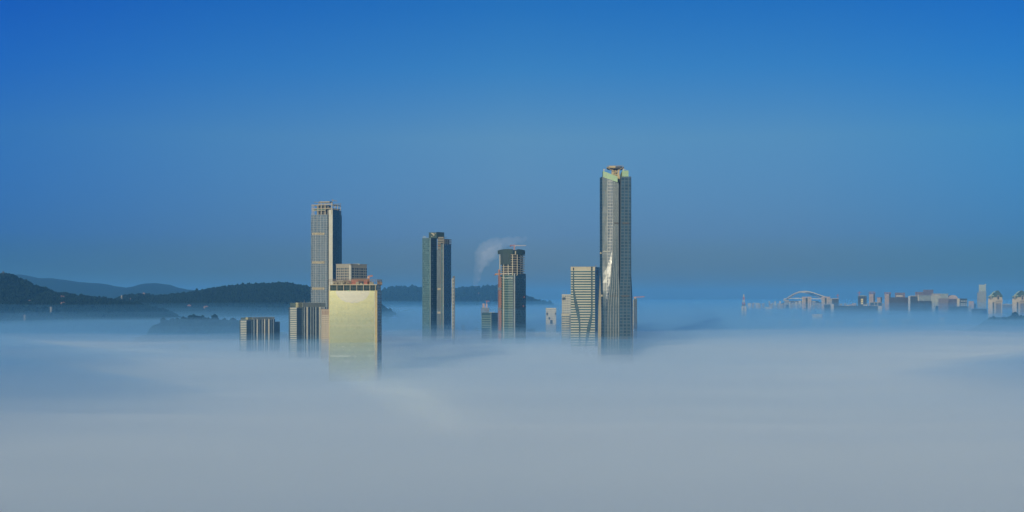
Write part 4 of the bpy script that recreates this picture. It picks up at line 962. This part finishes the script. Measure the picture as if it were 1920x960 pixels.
# twin towers with green stepped roofs
HW = f2('hotel wall', (.12, .13, .14), (.46, .41, .33), 4.6, 4.6, 2.6, 2.4)
HS = plain('hotel stone', (.48, .42, .33), .7)
GRN = plain('green roof tiles', (.03, .09, .09), .5)
GRL = plain('pale green roof bands', (.36, .5, .42), .4)
def hotel(pc, label):
    Y = 5000; B = Bld(Y, pc, 'twin_hotel_tower', label, 'tower', 0, 'green roofed twin towers at the right edge')
    q = lambda d: pc + d
    P = B.part
    P('left_wing', HS, [(q(-13.6), 3), (q(-5), 0), (q(-5), 45), (q(-13.6), 45)], 0, B.z(560))
    P('glazed_slot', DK, [(q(-4.95), 1.5), (q(-2.6), 1.5), (q(-2.6), 40), (q(-4.95), 40)], 0, B.z(566.5))
    P('slot_head', HS, [(q(-4.95), 0), (q(-2.6), 0), (q(-2.6), 40), (q(-4.95), 40)], B.z(566.5) + .02, B.z(557.5))
    P('main_wall', HW, [(q(-2.55), 0), (q(13.4), 0), (q(13.4), 45), (q(-2.55), 45)], 0, B.z(566.8))
    P('cornice', HS, [(q(-2.6), -1.5), (q(13.7), -1.5), (q(13.7), 46), (q(-2.6), 46)], B.z(566.8) + .02, B.z(561))
    P('upper_wall', HS, [(q(-2.5), 0), (q(12.8), 0), (q(12.8), 44), (q(-2.5), 44)], B.z(561) + .02, B.z(557.2))
    P('balcony_panel', f2('hotel panel', (.06, .07, .09), (.3, .26, .22), 3, 3.2, .8, .8), [(q(1.5), -.9), (q(10.5), -.9), (q(10.5), .1), (q(1.5), .1)], 0, B.z(568.6))
    mb = MB()
    for i in range(7):
        x = B.p(q(1 + i * 1.7))[0]; mb.box(x - 1.3, x + 1.3, -1.9, -1.4, B.z(565.4), B.z(564))
    mb.build('cornice_vent', DK, B.root)
    # arched windows
    def archwin(d, wd, y0, y1):
        last = None
        for nm, m, g, dy in (('arch_surround', HS, 1.6, -2.2), ('arch_window', DK, 0, -2.6)):
            r = wd / 2 + g; cx = B.p(q(d))[0]; zt = B.z(y1) - wd / 2; pts = [(cx - r, B.z(y0)), (cx + r, B.z(y0))]
            pts += [(cx + r * cos(pi * i / 10), zt + r * sin(pi * i / 10)) for i in range(11)]
            mb = MB(); mb.face([(x, dy, z) for x, z in pts])
            for i in range(len(pts)):
                a, b = pts[i], pts[(i + 1) % len(pts)]
                mb.face([(a[0], dy, a[1]), (a[0], dy + 6, a[1]), (b[0], dy + 6, b[1]), (b[0], dy, b[1])])
            last = mb.build(nm, m, B.root if nm == 'arch_surround' else last)
    archwin(5, 5.2, 561.4, 554.4); archwin(-8.8, 2.6, 561.4, 554.8)
    # stepped barrel roof: three tiers, with pale bands on the left gable
    def tier(x0, x1, yb, yt, dy0, dy1, m):
        mb = MB(); n = 8; A = []; Z = []
        for i in range(n + 1):
            a = pi * i / n; px = lerp(x0, x1, (1 - cos(a)) / 2); py = yb - (yb - yt) * sin(a) ** .7
            A.append((*B.p(px, dy0), B.z(py))); Z.append((*B.p(px, dy1), B.z(py)))
        for i in range(n): mb.face([A[i], A[i+1], Z[i+1], Z[i]])
        mb.face(A[::-1]); mb.face(Z)
        mb.build('roof_tier', m, B.root)
    tier(q(-4), q(13.8), 557.2, 549.6, -2, 46, GRN); tier(q(-2), q(11), 553, 546.8, 3, 42, GRN); tier(q(0), q(8.6), 550, 544.6, 8, 38, GRN)
    def gable(x0, x1, y0, y1, m):
        a, b = B.P(x0, y0, -3), B.P(x1, y1, -3); h_ = 1.7 * B.s
        mb = MB(); f = [a, b, (b[0], -3, b[2] - h_), (a[0], -3, a[2] - h_)]
        mb.face(f[::-1]); bk = [(p[0] + 4, 9, p[2]) for p in f]
        for i in range(4): mb.face([f[i], f[(i+1) % 4], bk[(i+1) % 4], bk[i]])
        mb.build('roof_band', m, B.root)
    for i in range(3):
        gable(q(-13.4 + 3.6 * i), q(-7.2 + 3.6 * i), 555.6 - 3.4 * i, 551.8 - 3.4 * i, GRL); gable(q(-7.2 + 3.6 * i), q(-2.6 + 3.2 * i), 551.8 - 3.4 * i, 554.4 - 3.2 * i, GRL if i == 0 else GRN)
    P('gable_wall', GRN, [(q(-11.5), 1), (q(-3), 1), (q(-1), 40), (q(-11), 40)], B.z(560) + .02, [B.z(556), B.z(549), B.z(549), B.z(556)])
    P('eave', GRN, [(q(-14), -2), (q(-4.4), -2), (q(-4.4), 46), (q(-14), 46)], B.z(558), B.z(556.4))
    return B
hb = hotel(1866.2, 'stone tower with a stepped green roof, the whole one of the twins at right')
copy_thing(hb.root, (hb.X + 45.4 * hb.s, hb.Y, 0), 'stone tower with a stepped green roof, cut by the right edge of the picture')

# ================================================================ terrain
HILL = None
def hillmat(name, c1, c2, s=.02):
    m = mat(name); n = N(m)
    tx = n('ShaderNodeTexCoord')
    a = n('ShaderNodeTexNoise', {'Vector': tx.outputs['Object'], 'Scale': s, 'Detail': 8.0})
    r = n('ShaderNodeMapRange', {'Value': a.outputs[0], 'From Min': .35, 'From Max': .65})
    finish(n, n.mix(r.outputs[0], c1, c2), .95, 0, None, .1)
    return m
FOREST = hillmat('forest', (.003, .008, .011), (.005, .012, .013))  # colour darkened to match the self-shadow of the trees
LEAF = hillmat('leaf', (.004, .011, .014), (.009, .022, .019), .05)
def hill(label, Yr, prof, front, back, step_px, nd, woods, seed, tree=(4, 7), name='hill'):
    rr = random.Random(seed)
    def prof_z(px):
        if px <= prof[0][0]: py = prof[0][1]
        elif px >= prof[-1][0]: py = prof[-1][1]
        else:
            for (a, ya), (b, yb) in zip(prof, prof[1:]):
                if px <= b:
                    t = (px - a) / (b - a); t = lerp(t, t * t * (3 - 2 * t), .5); py = lerp(ya, yb, t); break
        return H + (HY - py) * Yr / F
    def surf(x, y):
        px = 960 + F * x / Yr           # profile runs along x at the ridge distance
        d = (y - Yr - 90 * noise.noise(Vector((x / 500, seed, 0)))) / (front if y < Yr else back)
        g = math.exp(-1.6 * d * d)
        z = prof_z(px) * g + 16 * (1 - g) * fbm(x, y, 240, 4, seed) + 7 * (1 - g) + 3 * fbm(x, y, 60, 2, seed + 5)
        return max(z, 0.5)
    x0, x1 = (prof[0][0] - 960) * Yr / F, (prof[-1][0] - 960) * Yr / F
    nx = int((prof[-1][0] - prof[0][0]) / step_px)
    v = []; f = []
    for j in range(nd + 1):
        y = lerp(Yr - front * 1.9, Yr + back * 1.9, j / nd)
        for i in range(nx + 1):
            x = lerp(x0, x1, i / nx)
            e = min(1, min(i, nx - i) / 6, min(j, nd - j) / 3)
            v.append((x, y, surf(x, y) * e + .5 * (1 - e)))
    for j in range(nd):
        for i in range(nx):
            a = j * (nx + 1) + i; f.append((a, a + 1, a + nx + 2, a + nx + 1))
    me = bpy.data.meshes.new(name); me.from_pydata(v, [], f); me.update(); me.materials.append(FOREST)
    for p in me.polygons: p.use_smooth = True
    o = bpy.data.objects.new(name, me); col.objects.link(o); o['kind'] = 'structure'; o['label'] = label
    # tree crowns all over the slope that faces the city, and on the ridge
    if woods:
        V = []; Fc = []
        for k in range(woods):
            x = rr.uniform(x0, x1); y = Yr + rr.triangular(-front * 1.75, back * .3, -front * .1)
            if fbm(x, y, 150, 2, seed + 9) < -.18 and rr.random() < .7: continue
            z = surf(x, y)
            if z < 45: continue
            s = rr.uniform(*tree) * (1.5 if rr.random() < .06 else 1); hgt = s * rr.uniform(1.0, 2.0)
            n0 = len(V); m = 6
            for ring, (rad, zz) in enumerate(((.55, .0), (1.0, .45), (.75, .85))):
                for q in range(m):
                    a = 2 * pi * (q + .5 * ring) / m; rad2 = s * rad * rr.uniform(.7, 1.25)
                    V.append((x + rad2 * cos(a), y + rad2 * sin(a), z + hgt * zz * rr.uniform(.85, 1.15)))
            V.append((x + rr.uniform(-1, 1), y, z + hgt * 1.15))
            for ring in range(2):
                for q in range(m):
                    a0 = n0 + ring * m + q; a1 = n0 + ring * m + (q + 1) % m
                    Fc.append((a0, a1, a1 + m)); Fc.append((a0, a1 + m, a0 + m))
            for q in range(m): Fc.append((n0 + 2 * m + q, n0 + 2 * m + (q + 1) % m, n0 + 3 * m))
        me = bpy.data.meshes.new('woods'); me.from_pydata(V, [], Fc); me.update(); me.materials.append(LEAF)
        w_ = bpy.data.objects.new('woods', me); col.objects.link(w_); w_['kind'] = 'stuff'; w_['label'] = 'dark woods covering the ' + label; w_['category'] = 'woods'
    return surf
s1 = hill('steep dark hill at the left edge', 4200, [(-520, 540), (-300, 528), (-120, 534), (-60, 528), (-20, 519), (0, 516), (8, 514.5), (22, 517.5), (40, 526), (70, 538), (90, 544), (92, 549), (120, 552.5), (150, 557.5), (200, 562), (230, 567), (300, 582), (360, 610)], 700, 500, 5, 60, 20000, 1.3, (2.6, 4.6))
s2 = hill('long wooded hill behind the ribbed blocks', 5200, [(90, 600), (150, 583), (200, 572), (230, 562), (240, 556.5), (270, 554.5), (300, 557), (320, 557), (345, 553), (380, 546.5), (420, 540.5), (460, 536.5), (500, 534), (520, 532.5), (545, 534), (565, 538), (583, 542), (620, 546), (660, 552), (700, 566), (740, 590)], 800, 600, 5, 60, 20000, 4.7, (3, 5))
s3 = hill('faint hills behind the middle towers', 10500, [(640, 580), (680, 563), (700, 556), (716, 549), (735, 541.5), (750, 540.5), (785, 541.5), (800, 545), (850, 544), (870, 542), (900, 539.5), (933, 539), (955, 545), (980, 556), (1010, 566), (1060, 580)], 1200, 900, 4, 40, 6000, 8.2, (7, 11))
s4 = hill('pale blue far range at the left', 12000, [(-260, 545), (-120, 532), (-20, 524), (20, 518), (30, 516), (40, 514.5), (50, 516.5), (80, 522), (95, 521.5), (120, 524.5), (150, 529), (190, 531.5), (220, 537), (240, 539.5), (255, 537), (275, 531.5), (290, 530.5), (310, 533), (335, 540), (350, 543), (380, 544.5), (400, 550), (450, 560), (520, 572)], 1500, 1200, 4, 40, 0, 11.5)
s5 = hill('low wooded hummock in the mist left of the ribbed blocks', 3300, [(255, 650), (285, 635), (310, 613), (330, 606.5), (350, 606.5), (370, 602), (385, 602), (410, 607), (440, 611), (480, 620), (520, 632), (560, 650)], 320, 260, 4, 40, 3500, 13.1)
s6 = hill('small wooded hill at the right edge below the green roofed tower', 3900, [(1790, 640), (1820, 624), (1840, 614.5), (1850, 609), (1870, 603), (1890, 599.5), (1905, 598.5), (1920, 600.5), (1960, 597), (2050, 602), (2150, 640)], 300, 240, 4, 40, 3500, 17.3)
def on_slope(surf, px, py, Y0, Y1):
    n = 600
    for i in range(n):
        y = lerp(Y0, Y1, i / n); x = (px - 960) / F * y; z = H + (HY - py) / F * y
        if z < surf(x, y): return Vector((x, y, z))
    return Vector(((px - 960) / F * Y1, Y1, H + (HY - py) / F * Y1))
ROCK = plain('pink granite', (.42, .24, .20), .9, 0, .3, .08)
rr = random.Random(5)
for surf, px, py, wd, hh, Y0, Y1, lab in ((s1, 111, 556.4, 20, 3.4, 3000, 4200, 'long pink rock face near the top of the left hill'), (s1, 118.5, 569.5, 9, 6, 3000, 4200, 'broken pink rock face below the long one on the left hill'), (s1, 92, 555, 3, 2, 3000, 4200, 'small pink rock left of the long rock face'), (s1, 57, 563.5, 6, 2, 3000, 4200, 'faint rock patch low on the left hill'), (s1, 160, 558.4, 8, 2, 3000, 4200, 'faint pink ledge right of the long rock face'), (s2, 248, 560, 8, 3.4, 3900, 5200, 'pink quarry face at the left end of the long wooded hill'), (s2, 230, 566, 9, 2.5, 3900, 5200, 'thin rock ledge left of the pink quarry face'), (s2, 209, 574, 7, 2, 3900, 5200, 'low faint rock ledge below the quarry'), (s2, 234, 579, 6, 2, 3900, 5200, 'lowest faint rock patch below the quarry'), (s2, 355, 573, 6, 4, 3900, 5200, 'faint rock patch in the mist on the long hill, left'), (s2, 386, 577, 8, 7, 3900, 5200, 'faint rock patch in the mist on the long hill, right'), (s3, 898, 550, 3, 2.5, 8500, 10500, 'tiny pale rock on the faint hill behind the short teal block')):
    p = on_slope(surf, px, py, Y0, Y1); k = p.y / F
    bm = bmesh.new(); bmesh.ops.create_icosphere(bm, subdivisions=3, radius=1)
    for v_ in bm.verts:
        d = 1 + .55 * noise.noise(v_.co * 2.2 + Vector((px, 0, 0))) + .3 * noise.noise(v_.co * 6)
        v_.co = Vector((v_.co.x * wd * k / 2 * d, v_.co.y * 7 * d, v_.co.z * hh * k / 2 * d))
    me = bpy.data.meshes.new('rock_outcrop'); bm.to_mesh(me); bm.free(); me.materials.append(ROCK)
    o = bpy.data.objects.new('rock_outcrop', me); col.objects.link(o); o.location = p * (1 - 16 / p.y) + Vector((0, 0, 16 * H / p.y)); o['label'] = lab; o['category'] = 'rock'; o['group'] = 'rock faces on the hills'
def pylon(surf, px, py0, py1, Y0, Y1, wd, label, m, name='pylon'):
    p = on_slope(surf, px, py1, Y0, Y1); k = p.y / F
    g = thing(name, label, 'mast', p - Vector((0, 0, 6)))
    hgt = (py1 - py0) * k + 6
    mb = MB(); a, b = wd, wd * .35
    for sx, sy in ((1, 1), (1, -1), (-1, -1), (-1, 1)): mb.bar((sx*a, sy*a, 0), (sx*b, sy*b, hgt), .45)
    for i in range(7):
        t = i / 7; r0 = lerp(a, b, t); r1 = lerp(a, b, (i+1) / 7)
        mb.bar((-r0, -r0, hgt*t), (r1, -r1, hgt*(i+1)/7), .5).bar((r0, -r0, hgt*t), (-r1, -r1, hgt*(i+1)/7), .5)
    mb.build('lattice_tower', m, g)
    mb = MB()
    for t in (.7, .82, .94): mb.bar((-wd*1.5, 0, hgt*t), (wd*1.5, 0, hgt*t), .7)
    mb.build('cross_arm', m, g)
PY = plain('galvanised steel', (.24, .23, .22), .5)
pylon(s1, 6, 508.5, 516, 4000, 4200, 2.2, 'dark lattice mast on the peak of the left hill', plain('dark mast', (.03, .04, .05), .6), 'radio_mast')
pylon(s1, 95.5, 575, 590, 2900, 4200, 2.4, 'pale pylon on the lower slope of the left hill, right one', PY)
pylon(s1, 46, 590, 606, 2900, 4200, 2.4, 'pale pylon low in the mist below the left hill, left one', PY)
pylon(s2, 228, 553, 563, 4800, 5200, 2.2, 'thin pylon on the saddle left of the quarry face', PY)
pylon(s2, 269.5, 548.5, 555, 4800, 5200, 3, 'thin pylon on the ridge above the quarry face', plain('pink mast', (.4, .25, .22), .6))
# small white arch in the fog, left
g = thing('arched_roof', 'small white arch just clear of the fog at the far left', 'arch', ((345 - 960) * 2300 / F, 2300, 0)); k = 2300 / F
zb = H + (HY - 657) * k
MB().path([(7.2 * k * cos(pi * i / 16), 0, zb + 8 * k * sin(pi * i / 16)) for i in range(17)], 1.5).build('arch', WHITE, g)
MB().path([(6.2 * k * cos(pi * i / 16), 9, zb + 7 * k * sin(pi * i / 16)) for i in range(17)], 1.0).build('rear_arch', WHITE, g)
for sx in (-1, 1): MB().bar((7.2 * k * sx, 0, 0), (7.2 * k * sx, 0, zb), 1.5).build('leg', WHITE, g)
MB().box(-7 * k, 7 * k, 2, 30, 0, zb - 8).build('hall', WHITE, g)

# the ground: one sheet to the horizon
m = mat('city ground'); n = N(m); tx = n('ShaderNodeTexCoord')
a = n('ShaderNodeTexVoronoi', {'Vector': tx.outputs['Object'], 'Scale': .012}); b = n('ShaderNodeTexNoise', {'Vector': tx.outputs['Object'], 'Scale': .003, 'Detail': 6.0})
finish(n, n.mix(b.outputs[0], n.mix(a.outputs['Color'], (.04, .05, .05), (.11, .11, .10)), (.03, .05, .03)), .9)
MB().face([(-70000, -8000, 0), (70000, -8000, 0), (70000, 110000, 0), (-70000, 110000, 0)]).build('ground', m)['kind'] = 'structure'

# white steam rising behind the unfinished tower, drifting right
def plume(pts, Y, name, label, dens):
    bm = bmesh.new()
    for px, py, r in pts:
        k = Y / F
        mt = Matrix.Translation(((px - 960) * k, Y + 20 * noise.noise(Vector((px, py, 0))), H + (HY - py) * k))
        bmesh.ops.create_icosphere(bm, subdivisions=3, radius=r * k * 1.25, matrix=mt)
    me = bpy.data.meshes.new(name); bm.to_mesh(me); bm.free()
    o = bpy.data.objects.new(name, me); col.objects.link(o); me.materials.append(volmat(name, (.97, .95, .95), dens, -.1))
    md = o.modifiers.new('merge', 'REMESH'); md.mode = 'VOXEL'; md.voxel_size = 2.4 * Y / F
    sm = o.modifiers.new('soft', 'SMOOTH'); sm.iterations = 6; sm.factor = .6
    tx = bpy.data.textures.new(name, 'CLOUDS'); tx.noise_scale = 9 * Y / F; tx.noise_depth = 3
    dp = o.modifiers.new('billow', 'DISPLACE'); dp.texture = tx; dp.texture_coords = 'GLOBAL'; dp.strength = 12 * Y / F; dp.mid_level = .5
    o['kind'] = 'stuff'; o['label'] = label; o['category'] = 'steam' if name != 'cloud' else 'cloud'
    return o
plume([(893, 536, 4), (892, 530, 4.5), (893, 524, 5), (895, 516, 6), (897, 507, 7), (899, 498, 8.5), (901, 489, 10), (904, 480, 12), (909, 472, 14), (916, 466, 14), (925, 462, 12), (934, 458, 11), (944, 456, 9), (955, 452, 8), (966, 450, 7), (976, 449, 5.5), (985, 447, 4.5), (921, 476, 12), (908, 488, 10)], 6000, 'steam', 'white steam plume drifting behind the unfinished tower', .0034)
plume([(896, 536, 2.5), (897, 522, 4), (902, 506, 5), (906, 492, 7), (912, 480, 9), (922, 471, 9), (936, 463, 6)], 6010, 'steam', 'denser heart of the white steam plume', .0045)
plume([(1473 + 4.2 * i, 528.3 - .5 * sin(i), 1.9 + 1.1 * sin(pi * i / 10)) for i in range(11)], 46000, 'cloud', 'thin faint cloud low over the stadium arch', .0006)
